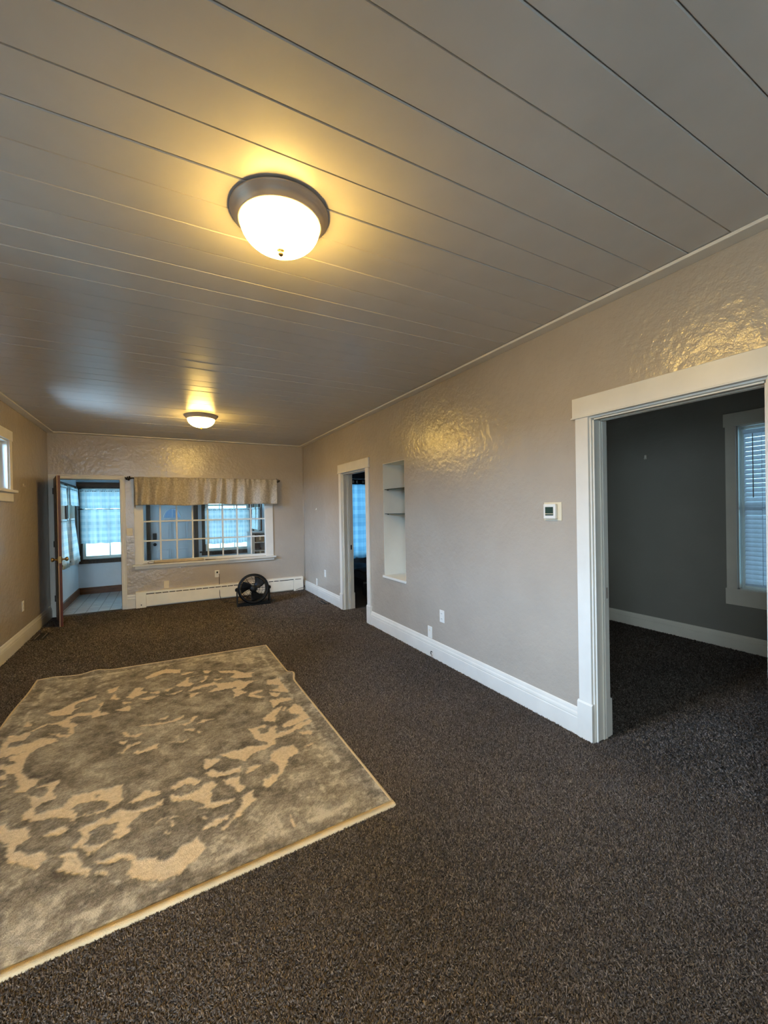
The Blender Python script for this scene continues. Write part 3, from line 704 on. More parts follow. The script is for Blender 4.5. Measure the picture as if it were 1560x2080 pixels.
# ================================================================== RUG
RUG_CREAM = (
    '+-947 3499 -813 3460 -729 3479 -622 3417 -681 3397 -761 3340 -765 3269 -757 3173 -750 3104 -699 3017 -637 2966 -653 2907 -679 2871 -737 2904 -720 2955'
    ' -753 3023 -778 3110 -822 3124 -847 3118 -876 3231 -796 3241 -848 3282 -868 3341 -781 3364 -912 3366;+-675 2838 -647 2821 -595 2774 -574 2798 -579 286'
    '5 -648 2886 -533 2907 -550 2801 -518 2721 -576 2720 -599 2675 -586 2632 -484 2626 -447 2706 -357 2691 -293 2682 -221 2688 -210 2536 -245 2505 -281 247'
    '7 -403 2500 -400 2454 -422 2496 -451 2528 -488 2557 -569 2573 -628 2614 -649 2672 -621 2704 -633 2778;+-380 2399 -343 2414 -288 2431 -254 2415 -232 24'
    '49 -121 2402 -148 2340 -179 2306 -153 2270 -215 2243 -285 2225 -312 2203 -337 2255 -387 2296 -361 2320 -349 2340;+-178 2492 -108 2557 -51 2515 -50 247'
    '9 -151 2485;+-130 2407 -50 2410 -50 2377 -120 2385;+-700 2561 -602 2547 -564 2463 -613 2424 -600 2385 -538 2326 -495 2320 -465 2272 -652 2379;+-512 24'
    '40 -442 2470 -422 2423 -460 2404;+-437 2275 -392 2261 -356 2210 -410 2241;+-255 3047 -232 3110 -149 3128 -234 3060 -237 3011;+-193 2998 -55 3020 -55 2'
    '981 -164 2963;+-277 3189 -226 3179 -245 3130;--437 2591 -378 2615 -310 2593 -260 2531 -283 2503 -332 2491 -400 2510;--352 2652 -316 2649 -336 2625;--3'
    '34 2318 -325 2368 -284 2387 -216 2364 -228 2313 -213 2269 -272 2243 -340 2275;--843 3106 -804 3125 -756 3035 -720 2955 -753 2918 -796 2925;+-667 2447 '
    '-610 2415 -599 2384 -538 2324 -487 2313 -463 2264 -487 2248 -486 2225 -570 2289 -619 2329 -646 2379;+-420 2179 -399 2216 -409 2257 -367 2236 -339 2193'
    ' -333 2149 -291 2098 -299 2077 -365 2134;+-330 2255 -266 2219 -312 2208;+-290 2145 -245 2128 -199 2150 -140 2111 -135 2090 -185 2112 -206 2094 -258 21'
    '15;+-254 2076 -227 2056 -229 2038 -277 2071;+-160 2012 -134 2065 -69 2043 -46 2033 -45 1910 -89 1932 -140 1974;+-224 2459 -166 2425 -120 2371 -160 232'
    '6 -186 2283 -160 2262 -207 2240;+-199 2147 -152 2120 -127 2070 -69 2043 -23 2005 19 2005 53 2054 85 2048 112 2073 130 2036 139 1986 103 1945 47 1914 1'
    '3 1895 -42 1905 -92 1939 -159 2004 -132 2027 -137 2053 -166 2098 -197 2115;+-183 2497 -112 2534 -32 2520 -46 2483 -124 2489;+-77 2394 -32 2436 -22 239'
    '6 -45 2393;+6 2458 29 2435 57 2411 126 2425 194 2404 203 2345 188 2292 234 2266 308 2267 298 2230 207 2240 116 2272 167 2271 156 2303 103 2367 10 2386'
    ';+132 2109 151 2134 183 2145 262 2145 249 2115 202 2105;+207 2073 270 2103 334 2209 348 2261 390 2264 390 2211 396 2190 345 2153 295 2111 223 2057;+-6'
    '5 2250 -36 2277 25 2273 43 2251 -10 2270 -44 2256;+-10 2255 20 2231 19 2195 9 2204 11 2224;+-31 2181 -2 2179 2 2162;+129 2198 165 2186 159 2174;+194 2'
    '706 285 2653 242 2621 199 2580 185 2599;+186 2546 221 2578 240 2556 279 2513 380 2519 369 2471 295 2472 243 2482 204 2515;+268 2710 325 2701 429 2709 '
    '459 2673 560 2678 623 2696 611 2649 556 2629 460 2611 397 2554 391 2591 334 2636;+499 2926 601 2927 607 2892 553 2894 546 2824 599 2822 666 2874 631 2'
    '732 571 2699 507 2763 526 2822;+595 2995 715 3077 679 2929;+392 2427 419 2485 491 2471 429 2447;+7 2521 73 2561 113 2557 161 2500 144 2471 80 2507 35 '
    '2477;+6 2458 29 2435 66 2405 146 2432 179 2460 219 2456 235 2409 202 2381 189 2300 155 2295 102 2359 10 2386;+271 2446 354 2428 336 2380 367 2314 332 '
    '2288 310 2347 280 2393;+454 2292 468 2333 537 2343 525 2290 471 2245;+-183 3370 -96 3343 31 3325 111 3371 103 3333 36 3289 -52 3309 -170 3347;+73 3236'
    ' 137 3230 168 3311 202 3309 164 3231 110 3199;+167 3181 236 3221 307 3196 219 3182;+-275 3310 -240 3312 -218 3241 -141 3233 -181 3198 -229 3233;+2 303'
    '0 89 2992 126 2999 89 2973;+102 3157 163 3121 162 3092 101 3121;+179 3075 210 3057 183 3036;+-193 3001 -128 3001 -78 3037 -33 3023 -89 2991 -154 2966;'
    '+-270 3175 -231 3179 -245 3140;+-231 3086 -167 3142 -143 3114 -204 3096;+-271 3047 -234 3050 -237 3014;+-53 3399 -1 3410 13 3420 -7 3364 -46 3370;+32 '
    '3053 68 3074 44 3053;+490 2929 611 2915 598 2890 551 2909 543 2835 594 2805 622 2868 674 2870 629 2832 610 2781 692 2764 754 2775 800 2830 903 2837 90'
    '7 2800 806 2776 726 2728 653 2725 592 2674 560 2651 449 2661 403 2611 431 2632 384 2572 372 2654 377 2690 444 2705 562 2663 579 2710 509 2765;+605 303'
    '0 716 3074 683 3002 616 2971;+809 3058 900 3004 906 2871 743 2846 862 2933 798 2989;+780 2712 870 2691 841 2646 789 2669;+538 2496 575 2575 640 2591 7'
    '06 2580 718 2505 691 2482 648 2469 614 2392 574 2336 536 2304 475 2246 451 2291 471 2331 550 2338 573 2404 561 2458;+392 2441 412 2485 488 2470 433 24'
    '39;+737 2521 842 2542 807 2521;+338 2428 354 2419 336 2377;+325 2343 366 2320 328 2292;+290 2112 325 2175 344 2227 403 2278 388 2229 398 2196 348 2154'
    ' 299 2107;+520 2005 526 1969 530 1908 516 1913 518 1958;+-804 3929 -709 3960 -641 4055 -503 4118 -502 4062 -607 4017 -635 3983 -621 3925 -581 3918 -61'
    '6 3889 -632 3820 -749 3858 -758 3879;+-898 3641 -831 3653 -769 3725 -696 3710 -659 3731 -641 3780 -587 3809 -495 3771 -462 3815 -452 3875 -478 3907 -4'
    '35 3933 -450 3808 -456 3763 -370 3682 -456 3671 -483 3672 -495 3724 -580 3759 -622 3724 -609 3673 -553 3612 -578 3572 -551 3464 -589 3486 -600 3584 -6'
    '49 3613 -679 3672 -746 3711 -792 3670 -828 3638 -820 3583 -834 3542 -883 3558 -914 3540 -902 3476 -926 3467 -934 3450 -944 3489 -940 3556 -941 3666;+-'
    '717 3561 -674 3536 -605 3470 -557 3467 -590 3437 -651 3484;+-930 3437 -882 3464 -806 3478 -735 3509 -672 3472 -636 3426 -703 3394 -750 3343 -772 3270 '
    '-795 3281 -801 3340 -743 3395 -721 3440 -796 3414 -893 3340 -911 3361;+-433 4154 -369 4217 -351 4226 -374 4119 -414 4085;+-403 3967 -375 4062 -362 398'
    '0 -321 3919;+-281 3950 -232 4094 -212 4083 -206 3943 -229 3901;+-341 3727 -290 3730 -245 3753 -245 3655;+-304 3856 -236 3816 -294 3799;+-896 3771 -877'
    ' 3816 -895 3899 -868 3811 -835 3735;+-172 4325 -103 4402 -1 4452 125 4364 114 4271 -9 4345 -87 4298 -157 4282;+121 4244 225 4254 215 4211 134 4212;+30'
    '6 4217 373 4190 352 4129 316 4150;+63 3968 150 4066 167 4123 299 4125 188 4110 168 4011 214 3941 170 3904;+-17 3896 3 3943 76 3950 29 3928 9 3890;+-17'
    ' 3839 40 3824 134 3855 66 3790;+-440 4186 -354 4227 -378 4130 -425 4100;+-290 3945 -243 3992 -237 4106 -164 4072 -187 4017 -134 3966 -220 3903 -238 38'
    '86;+-406 3959 -367 4065 -358 3967 -313 3922;+-127 3923 -50 3945 -50 3877;+-199 3855 -49 3839 -130 3787;+-337 3716 -248 3753 -248 3647;+-302 3863 -234 '
    '3813 -299 3809;+169 3747 260 3722 184 3664 168 3674;+298 3690 410 3711 427 3793 544 3797 431 3709;+165 3807 202 3865 351 3881 366 3893 416 3820 374 38'
    '25 254 3814 198 3788;+250 3962 310 3992 304 4087 339 4066 317 3988 284 3931;+373 3955 459 3937 375 3909;+430 4143 584 4063 574 3996 461 4076;+505 3943'
    ' 568 3952 558 3889;+485 3637 521 3645 512 3582;+507 3931 570 3998 549 4071 606 4025 636 3971 731 3926 687 3904 690 3833 558 3866;+358 3855 512 3806 55'
    '2 3826 623 3761 722 3724 661 3717 587 3636 539 3605 591 3535 523 3500 472 3476 496 3553 488 3635 544 3682 480 3680 301 3688 392 3772;+756 3597 786 366'
    '4 863 3662 879 3697 884 3562 892 3337 827 3395 752 3478 831 3471 855 3538;+607 3506 694 3513 710 3484 664 3472 620 3461 704 3357 663 3363 581 3438;+70'
    '8 3283 805 3279 872 3239 876 3201 779 3206 707 3133 719 3242;+612 3022 716 3112 782 3138 725 3044 673 2986 722 2928;+755 3058 790 3117 798 3096 772 30'
    '48;+784 3041 867 3121 904 3082 895 3007 816 3037;+700 2844 771 2899 861 2919 892 2977 904 2865 715 2808;+498 2935 612 2909 553 2886;+617 2852 660 2881'
    ' 677 2850 643 2833;+760 2769 828 2810 910 2804 790 2747;+741 3427 821 3370 778 3313 754 3363'
)
def in_poly(px, py, poly):
    r = np.zeros(px.shape, bool); n = len(poly); j = n - 1
    for i in range(n):
        xi, yi = poly[i]; xj, yj = poly[j]
        if yi != yj:
            c = ((yi > py) != (yj > py)) & (px < (xj - xi) * (py - yi) / (yj - yi) + xi)
            r ^= c
        j = i
    return r
def vnoise(x, y, s, seed):
    """smooth value noise in numpy"""
    g = np.random.default_rng(seed).random((128, 128))
    X, Y = x * s + 40.3, y * s + 17.7
    i, j = np.floor(X).astype(int), np.floor(Y).astype(int); u, v = X - i, Y - j
    u = u * u * (3 - 2 * u); v = v * v * (3 - 2 * v)
    G = lambda a, b: g[a % 128, b % 128]
    return (G(i, j) * (1 - u) + G(i + 1, j) * u) * (1 - v) + (G(i, j + 1) * (1 - u) + G(i + 1, j + 1) * u) * v
RC = {'NR': (1.009, 1.803), 'FR': (0.993, 4.661), 'FL': (-1.02, 4.730), 'NL': (-1.06, 1.735)}
NU, NV = 350, 500
uu, vv = np.meshgrid(np.linspace(0, 1, NU + 1), np.linspace(0, 1, NV + 1))
def quad(u, v, k):
    return (RC['NL'][k] * (1 - u) + RC['NR'][k] * u) * (1 - v) + (RC['FL'][k] * (1 - u) + RC['FR'][k] * u) * v
def rug_shape(u, v):
    x, y = quad(u, v, 0), quad(u, v, 1)
    # rippled edge, pucker on the right edge, lifted far-left corner
    x = x + np.where(u > 0.9, (u - 0.9) * 10, 0) * 0.028 * np.exp(-((v - 0.655) / 0.022) ** 2)
    z = 0.024 * np.exp(-((v - 0.66) / 0.025) ** 2) * np.clip((u - 0.86) / 0.14, 0, 1)
    z = z + 0.016 * np.exp(-((u - 0.06) / 0.05) ** 2) * np.clip((v - 0.93) / 0.07, 0, 1)
    z = z + 0.020 * np.exp(-((u - 0.22) / 0.04) ** 2) * np.clip((v - 0.95) / 0.05, 0, 1)
    z = z + 0.010 * (np.sin(v * 26) * 0.5 + 0.5) * np.clip((0.05 - u) / 0.05, 0, 1)
    return x, y, z
gx, gy, gz = rug_shape(uu, vv)
jx = gx + 0.010 * (vnoise(gx, gy, 38, 1) - 0.5) + 0.010 * (vnoise(gx, gy, 90, 3) - 0.5) + rng.normal(0, 0.0018, gx.shape)
jy = gy + 0.016 * (vnoise(gx, gy, 38, 2) - 0.5) + 0.014 * (vnoise(gx, gy, 90, 4) - 0.5) + rng.normal(0, 0.0024, gx.shape)
# the part of the weave beyond the picture repeats the pattern turned by half a turn
fwx, fwy = 0.4747, 0.8799
side = -(jx * 0.8799 - jy * 0.4747) / (jx * fwx + jy * fwy + 1e-6)
hidden = side > (780 / 833.27)
ccx, ccy = -0.02, 3.232
sx_, sy_ = np.where(hidden, 2 * ccx - jx, jx), np.where(hidden, 2 * ccy - jy, jy)
cream = np.zeros(gx.shape)
for item in RUG_CREAM.split(';'):
    sgn = item[0]; nums = [int(q) / 1000 for q in item[1:].split()]
    poly = list(zip(nums[0::2], nums[1::2]))
    xs = [p[0] for p in poly]; ys = [p[1] for p in poly]
    box_ = (sx_ > min(xs) - .01) & (sx_ < max(xs) + .01) & (sy_ > min(ys) - .01) & (sy_ < max(ys) + .01)
    idx = np.where(box_)
    if len(idx[0]) == 0: continue
    ins = in_poly(sx_[idx], sy_[idx], poly)
    cream[idx[0][ins], idx[1][ins]] = 1.0 if sgn == '+' else 0.0
# soften by one cell
k = cream.copy(); k[1:-1, 1:-1] = (cream[1:-1, 1:-1] * 2 + cream[:-2, 1:-1] + cream[2:, 1:-1] + cream[1:-1, :-2] + cream[1:-1, 2:]) / 6; cream_s = k
# grey tone: mottled pile, darker motifs inside the oval field, lighter flecks outside, border line
ell = np.sqrt(((gx - ccx) / 0.86) ** 2 + ((gy - ccy) / 1.24) ** 2)
tone = 0.51 + 0.30 * (vnoise(gx, gy, 9, 5) - 0.5) + 0.28 * (vnoise(gx, gy, 24, 6) - 0.5) + 0.26 * (vnoise(gx * 1.0, gy * 2.2, 60, 7) - 0.5) + 0.34 * (rng.random(gx.shape) - 0.5)
mot = vnoise(gx, gy, 13, 21) + 0.35 * vnoise(gx, gy, 31, 22)
tone -= 0.16 * np.clip((mot - 0.80) * 9, 0, 1)
tone += 0.14 * np.clip((0.50 - mot) * 9, 0, 1)
tone += np.where(ell < 1.0, -0.06, 0.05)
tone -= 0.16 * np.exp(-((ell - 1.05) / 0.045) ** 2)
near_cream = np.zeros(gx.shape)
kk = cream.copy()
for _ in range(7):
    q = kk.copy(); q[1:-1, 1:-1] = np.maximum.reduce([kk[1:-1, 1:-1], kk[:-2, 1:-1], kk[2:, 1:-1], kk[1:-1, :-2], kk[1:-1, 2:]]); kk = q
tone -= 0.07 * kk * (1 - cream)
med = np.sqrt(((gx - ccx - 0.02) / 0.30) ** 2 + ((gy - ccy) / 0.46) ** 2)
tone += 0.14 * np.exp(-(med / 0.8) ** 2)
edge_in = np.minimum.reduce([uu * 2.04, (1 - uu) * 2.04, vv * 2.87, (1 - vv) * 2.87])
line = np.exp(-((edge_in - 0.115) / 0.014) ** 2) * (vnoise(gx, gy, 14, 8) > 0.45)
tone += 0.34 * line
tone -= 0.14 * np.exp(-((edge_in - 0.060) / 0.030) ** 2)
# pale flecks of the worn corner flowers
fl = np.clip((vnoise(gx, gy, 34, 9) - 0.62) * 4, 0, 1) * (ell > 1.02)
tone += 0.30 * fl
tone = np.clip(tone, 0, 1)
pile = 0.0080 + 0.0035 * (1 - cream_s) + 0.0022 * (vnoise(gx, gy, 75, 10) - 0.5) + 0.001 * (rng.random(gx.shape) - 0.5)
rz = pile + gz
verts = np.stack([gx, gy, rz], -1).reshape(-1, 3)
ii = np.arange((NU + 1) * (NV + 1)).reshape(NV + 1, NU + 1)
quads = np.stack([ii[:-1, :-1], ii[:-1, 1:], ii[1:, 1:], ii[1:, :-1]], -1).reshape(-1, 4)
ring = np.concatenate([ii[0, :], ii[1:, -1], ii[-1, -2::-1], ii[-2:0:-1, 0]])
low = verts[ring].copy(); low[:, 2] = np.maximum(low[:, 2] - 0.012, 0.001)
nb0 = len(verts)
verts = np.concatenate([verts, low]); n = len(ring); a = np.arange(n); b = (a + 1) % n
quads = np.concatenate([quads, np.stack([ring[b], ring[a], nb0 + a, nb0 + b], -1)])
def np_mesh(name, verts, faces, smooth=True):
    me = bpy.data.meshes.new(name); nf, m_ = faces.shape
    me.vertices.add(len(verts)); me.vertices.foreach_set('co', verts.astype(np.float32).ravel())
    me.loops.add(nf * m_); me.loops.foreach_set('vertex_index', faces.astype(np.int32).ravel())
    me.polygons.add(nf); me.polygons.foreach_set('loop_start', (np.arange(nf) * m_).astype(np.int32))
    me.update(calc_edges=True)
    me.polygons.foreach_set('use_smooth', np.full(nf, smooth))
    return me
rug = thing('rug', 'grey and cream floral area rug lying on the dark carpet', 'rug', (0, 0, 0))
me = np_mesh('rug_pile', verts, quads)
at = me.attributes.new('cream', 'FLOAT', 'POINT'); at.data.foreach_set('value', np.concatenate([cream_s.ravel(), np.zeros(n)]).astype(np.float32))
at = me.attributes.new('tone', 'FLOAT', 'POINT'); at.data.foreach_set('value', np.concatenate([tone.ravel(), np.full(n, .4)]).astype(np.float32))
me.materials.append(M['rug'])
o = bpy.data.objects.new('woven_pile', me); COL.objects.link(o); o.parent = rug
# cream binding along the four edges
bd = MB()
def edge_path(fu, fv, off, w, h):
    out = []
    for i in range(121):
        s = i / 120; u, v = fu(s), fv(s)
        x, y, z = rug_shape(np.array(u, float), np.array(v, float))
        out.append((float(x), float(y), float(z)))
    return out
def strip(path, nx, ny, w_in, w_out, h):
    P = path; m = len(P); vs_ = []
    for (x, y, z) in P:
        vs_ += [(x - nx * w_in, y - ny * w_in, z + 0.0110), (x - nx * w_in, y - ny * w_in, z + h), (x + nx * (w_out - 0.006), y + ny * (w_out - 0.006), z + h - 0.001), (x + nx * w_out, y + ny * w_out, max(z, 0.0) + 0.008), (x + nx * w_out, y + ny * w_out, max(0.001, z))]
    fs_ = []
    for i in range(m - 1):
        for k_ in range(4): fs_.append((i * 5 + k_, (i + 1) * 5 + k_, (i + 1) * 5 + k_ + 1, i * 5 + k_ + 1))
    bd._add(vs_, fs_, True)
strip(edge_path(lambda s: s, lambda s: 0.0, 0, 0, 0), 0, -1, 0.026, 0.005, 0.0150)
strip(edge_path(lambda s: 1.0, lambda s: s, 0, 0, 0), 1, 0, 0.012, 0.005, 0.0150)
strip(edge_path(lambda s: 1 - s, lambda s: 1.0, 0, 0, 0), 0, 1, 0.014, 0.006, 0.0150)
strip(edge_path(lambda s: 0.0, lambda s: 1 - s, 0, 0, 0), -1, 0, 0.012, 0.005, 0.0150)
bd.build('binding', 'rug_edge', rug, label='cream edge binding')

# ================================================================== CARPET PILE (uncountable tufts)
def tufts(x0, x1, y0, y1, density, hgt, base, excl=None):
    nn = int((x1 - x0) * (y1 - y0) * density)
    px = rng.uniform(x0, x1, nn); py = rng.uniform(y0, y1, nn)
    keep = np.ones(nn, bool)
    if excl is not None: keep = ~excl(px, py)
    return px[keep], py[keep], np.full(keep.sum(), hgt), np.full(keep.sum(), base)
def on_rug(px, py):
    return (px > -1.03) & (px < 0.998) & (py > 1.80) & (py < 4.66)
def cull(px, py):
    """rug footprint, or outside the cone of view with a generous margin"""
    d = px * 0.4752 + py * 0.8799; s = px * 0.8799 - py * 0.4752
    return on_rug(px, py) | (np.abs(s) > d * 1.15 + 0.5) | (d < 0.85)
A_ = [tufts(XL + 0.025, XR - 0.025, 0.3, 2.9, 34000, 0.011, 0.0042, cull), tufts(XL + 0.025, XR - 0.025, 2.9, 4.8, 21000, 0.012, 0.0055, cull),
      tufts(XL + 0.025, XR - 0.025, 4.8, 7.56, 9500, 0.013, 0.0082, cull), tufts(XR - 0.025, XS + 0.03, 0.82, 1.64, 24000, 0.011, 0.005, cull),
      tufts(XS + 0.03, XO - 0.03, 0.2, 3.3, 11000, 0.012, 0.0075, cull), tufts(XR - 0.025, XS + 0.03, 4.92, 5.70, 12000, 0.012, 0.007, cull)]
px, py, hh, bb = [np.concatenate(c) for c in zip(*A_)]
nn = len(px)
ang = rng.uniform(0, 6.283, nn); lean = rng.uniform(0.15, 1.0, nn) * hh; la = rng.uniform(0, 6.283, nn)
hz = hh * rng.uniform(0.55, 1.0, nn)
V = np.zeros((nn, 4, 3))
for k_ in range(3):
    V[:, k_, 0] = px + bb * np.cos(ang + k_ * 2.0944); V[:, k_, 1] = py + bb * np.sin(ang + k_ * 2.0944); V[:, k_, 2] = -0.001
V[:, 3, 0] = px + lean * np.cos(la); V[:, 3, 1] = py + lean * np.sin(la); V[:, 3, 2] = hz
base_i = np.arange(nn)[:, None] * 4
F = np.concatenate([base_i + np.array([0, 1, 3]), base_i + np.array([1, 2, 3]), base_i + np.array([2, 0, 3])])
me = np_mesh('carpet_pile', V.reshape(-1, 3), F, True)
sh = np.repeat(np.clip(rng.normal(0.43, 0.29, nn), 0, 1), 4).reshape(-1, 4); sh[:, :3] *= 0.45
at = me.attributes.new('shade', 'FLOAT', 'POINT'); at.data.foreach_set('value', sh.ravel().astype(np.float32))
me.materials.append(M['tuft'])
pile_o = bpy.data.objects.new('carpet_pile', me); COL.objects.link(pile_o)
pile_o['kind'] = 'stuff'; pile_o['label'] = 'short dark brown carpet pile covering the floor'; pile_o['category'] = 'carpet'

# ================================================================== VALANCE AND ROD
rod = thing('curtain_rod', 'dark metal curtain rod with curled ends above the wide window', 'rod', (0.70, YF - 0.09, 2.06))
MB().tube([(-0.44, YF - 0.09, 2.066), (0.70, YF - 0.09, 2.060), (1.845, YF - 0.09, 2.066)], 0.009, 10).build('pole', 'rod_metal', rod)
for s, x in ((-1, -0.44), (1, 1.845)):
    pts = []
    for i in range(26):
        a = i / 25 * 4.4 * math.pi
        r_ = 0.058 * (1 - i / 34)
        pts.append((x + s * (0.004 + 0.060 * i / 25), YF - 0.09 + r_ * 0.55 * math.sin(a), 2.066 + r_ * 0.55 * math.cos(a) - 0.008))
    MB().tube(pts, 0.0095, 7).build('finial', 'rod_metal', rod, label='curled metal finial')
    MB().tube([(x + s * 0.006 * -1, YF - 0.09, 2.066), (x - s * 0.006, YF - 0.05, 2.063), (x - s * 0.006, YF - 0.004, 2.058)], 0.007, 8).build('bracket', 'rod_metal', rod)

val = thing('valance', 'taupe fabric valance gathered on the dark curtain rod', 'valance', (0.72, YF - 0.1, 1.63))
ks = [(rng.uniform(0, 6.28), rng.uniform(0.6, 1.0)) for _ in range(5)]
def valance_fn(u, v):
    x = -0.378 + 2.218 * u
    z1 = 2.084
    sag = 0.006 * math.sin(u * 9) - 0.014 * math.exp(-((u - 0.30) / 0.12) ** 2) + 0.020 * math.exp(-((u - 0.52) / 0.10) ** 2)
    z0 = 1.634 + sag
    z = z1 + (z0 - z1) * v
    d = v
    fold = 0.012 * math.sin(u * 150 + 1.2 * math.sin(u * 17)) * max(0.0, 1 - v * 2.2) + (0.022 + 0.018 * v) * math.sin(u * 62 + 2.0 * math.sin(u * 11) + v * 1.2) + 0.014 * v * math.sin(u * 31 + 1.0)
    # diagonal drapes fanning from the middle
    dv = u - 0.47; diag = 0.020 * math.exp(-(dv / 0.11) ** 2) * math.sin(58 * dv + (6.0 if dv > 0 else -6.0) * v) * v
    side_in = 0.045 * (math.exp(-u / 0.012) + math.exp(-(1 - u) / 0.012)) * v * 0.0
    y = YF - 0.125 - 0.018 * min(1, v * 5) + fold + diag
    y = min(y, YF - 0.035)
    x += 0.012 * v * math.sin(u * 62 + 1.0)
    return (x, y + side_in, z)
MB().grid(valance_fn, 260, 26).build('panel_cloth', 'valance', val, solid=0.003)
def val_side(u, v):
    z = 2.078 + (1.640 - 2.078) * v
    return (-0.380 + 0.010 * math.sin(u * 6 + v * 2), YF - 0.105 + 0.085 * u, z - 0.05 * u * v)
MB().grid(val_side, 10, 14).build('side_return', 'valance', val, solid=0.003)
MB().grid(lambda u, v: (1.842 + 0.008 * math.sin(u * 6 + v * 2), YF - 0.105 + 0.085 * u, 2.078 + (1.640 - 2.078) * v), 10, 14).build('side_return', 'valance', val, solid=0.003)

# ================================================================== BRAIDED ROPE ON THE SILL
rp = thing('braided_rope', 'tan braided rope roll lying on the white window stool', 'rope', (0.2, YF - 0.045, 0.69))
for k in range(3):
    pts = []
    for i in range(181):
        s = i / 180; x = -0.125 + 0.745 * s; a = s * 2 * math.pi * 17 + k * 2.094
        taper = 0.55 + 0.45 * min(1, (1 - s) * 1.6 + 0.15)
        pts.append((x, YF - 0.046 + 0.0125 * taper * math.sin(a), 0.7165 - 0.006 * s + 0.0125 * taper * math.cos(a)))
    MB().tube(pts, 0.0135, 7).build('strand', 'rope', rp)
lp = [(-0.12, YF - 0.046, 0.706)]
for i in range(17):
    a = math.pi * 0.15 + i / 16 * 1.75 * math.pi
    lp.append((-0.175 - 0.045 * math.cos(a) * -1 - 0.0, YF - 0.052, 0.7135 + 0.015 * math.sin(a)))
MB().tube(lp, 0.0035, 6).build('cord_loop', 'cord', rp, label='dark cord loop at the rope end')
MB().tube([(0.61, YF - 0.046, 0.703), (0.70, YF - 0.046, 0.699), (0.79, YF - 0.046, 0.697)], [0.008, 0.006, 0.004], 8).build('tail', 'rod_metal', rp, label='thin dark tail end')
MB().lathe([(0.0, -0.012), (0.022, -0.012), (0.022, 0.012), (0.0, 0.012)], (0.615, YF - 0.046, 0.7125), 'x', 16).build('tie', 'white_plastic', rp, label='white tie around the rope')

# ================================================================== BASEBOARD HEATER
ht = thing('baseboard_heater', 'long cream metal baseboard heater under the wide window', 'heater', (0.97, YF, 0))
hy0 = YF - 0.072
HX0, HX1 = -0.396, 2.322
MB().prism([(YF - 0.002, 0.262), (hy0 + 0.004, 0.256), (hy0 + 0.004, 0.246), (YF - 0.002, 0.246)], 'x', HX0, HX1).build('top_cover', 'heater', ht)
MB().box(HX0, HX1, YF - 0.014, YF - 0.002, 0.01, 0.250).build('back_plate', 'heater', ht)
xs_ = HX0 + 0.145
MB().box(xs_, HX1 - 0.185, hy0, hy0 + 0.010, 0.030, 0.212).build('front_panel', 'heater', ht, bevel=0.003)
MB().box(HX0 + 0.14, HX1 - 0.18, hy0 + 0.006, hy0 + 0.012, 0.210, 0.248).build('slot_backing', 'dark_slot', ht)
MB().box(HX0 + 0.14, HX1 - 0.18, hy0 + 0.001, hy0 + 0.006, 0.226, 0.250).build('slot_lip', 'heater', ht)
for i in range(21):
    x = xs_ + 0.10 * (i + 1) + 0.02
    if x < HX1 - 0.2: MB().box(x - 0.006, x + 0.006, hy0, hy0 + 0.006, 0.208, 0.230).build('slot_bridge', 'heater', ht)
MB().box(HX0, xs_ - 0.002, hy0 - 0.003, YF - 0.002, 0.003, 0.247).build('end_cap', 'heater', ht, bevel=0.004)
MB().box(HX1 - 0.183, HX1, hy0 - 0.003, YF - 0.002, 0.003, 0.247).build('end_cap', 'heater', ht, bevel=0.004)
MB().box(HX1 - 0.155, HX1 - 0.04, hy0 - 0.0045, hy0 - 0.003, 0.214, 0.226).build('name_plate', 'register', ht)
MB().lathe([(0, 0.0), (0.009, 0.0), (0.009, -0.003), (0, -0.003)], (HX0 + 0.075, hy0 - 0.003, 0.052), 'y', 12).build('screw', 'dark_slot', ht)

# ================================================================== FLOOR FAN
fan = thing('floor_fan', 'round black floor fan standing in front of the heater', 'fan', (1.268, 6.84, 0.0), rotz=math.radians(-3))
fan.location.z = 0.0
FC = 0.262
def tilt(mb, a=math.radians(-9)):
    ca, sa = math.cos(a), math.sin(a)
    mb.v = [(x, y * ca - (z - FC) * sa, FC + y * sa + (z - FC) * ca) for x, y, z in mb.v]
    return mb
# local frame: front of the fan faces -y
drum = MB().lathe([(0.205, -0.085), (0.222, -0.092), (0.236, -0.080), (0.238, 0.05), (0.228, 0.085), (0.205, 0.09), (0.202, 0.0), (0.205, -0.085)], (0, 0, FC), 'y', 56)
tilt(drum).build('drum', 'black_plastic', fan, local=True)
g = MB()
for r_ in (0.062, 0.085, 0.108, 0.131, 0.154, 0.177, 0.200): g.torus((0, -0.082 - 0.02 * (1 - r_ / 0.2), FC), r_, 0.0018, 'y', 48, 5)
for i in range(10):
    a = i * math.pi / 5 + 0.2
    g.tube([(0.05 * math.cos(a), -0.100, FC + 0.05 * math.sin(a)), (0.13 * math.cos(a + 0.15), -0.090, FC + 0.13 * math.sin(a + 0.15)), (0.208 * math.cos(a + 0.3), -0.082, FC + 0.208 * math.sin(a + 0.3))], 0.0026, 5)
tilt(g).build('front_grille', 'black_grille', fan, local=True)
g = MB()
for r_ in (0.07, 0.115, 0.16, 0.20): g.torus((0, 0.085, FC), r_, 0.0022, 'y', 40, 5)
for i in range(6):
    a = i * math.pi / 3
    g.tube([(0.04 * math.cos(a), 0.085, FC + 0.04 * math.sin(a)), (0.21 * math.cos(a), 0.085, FC + 0.21 * math.sin(a))], 0.004, 5)
tilt(g).build('rear_grille', 'black_grille', fan, local=True)
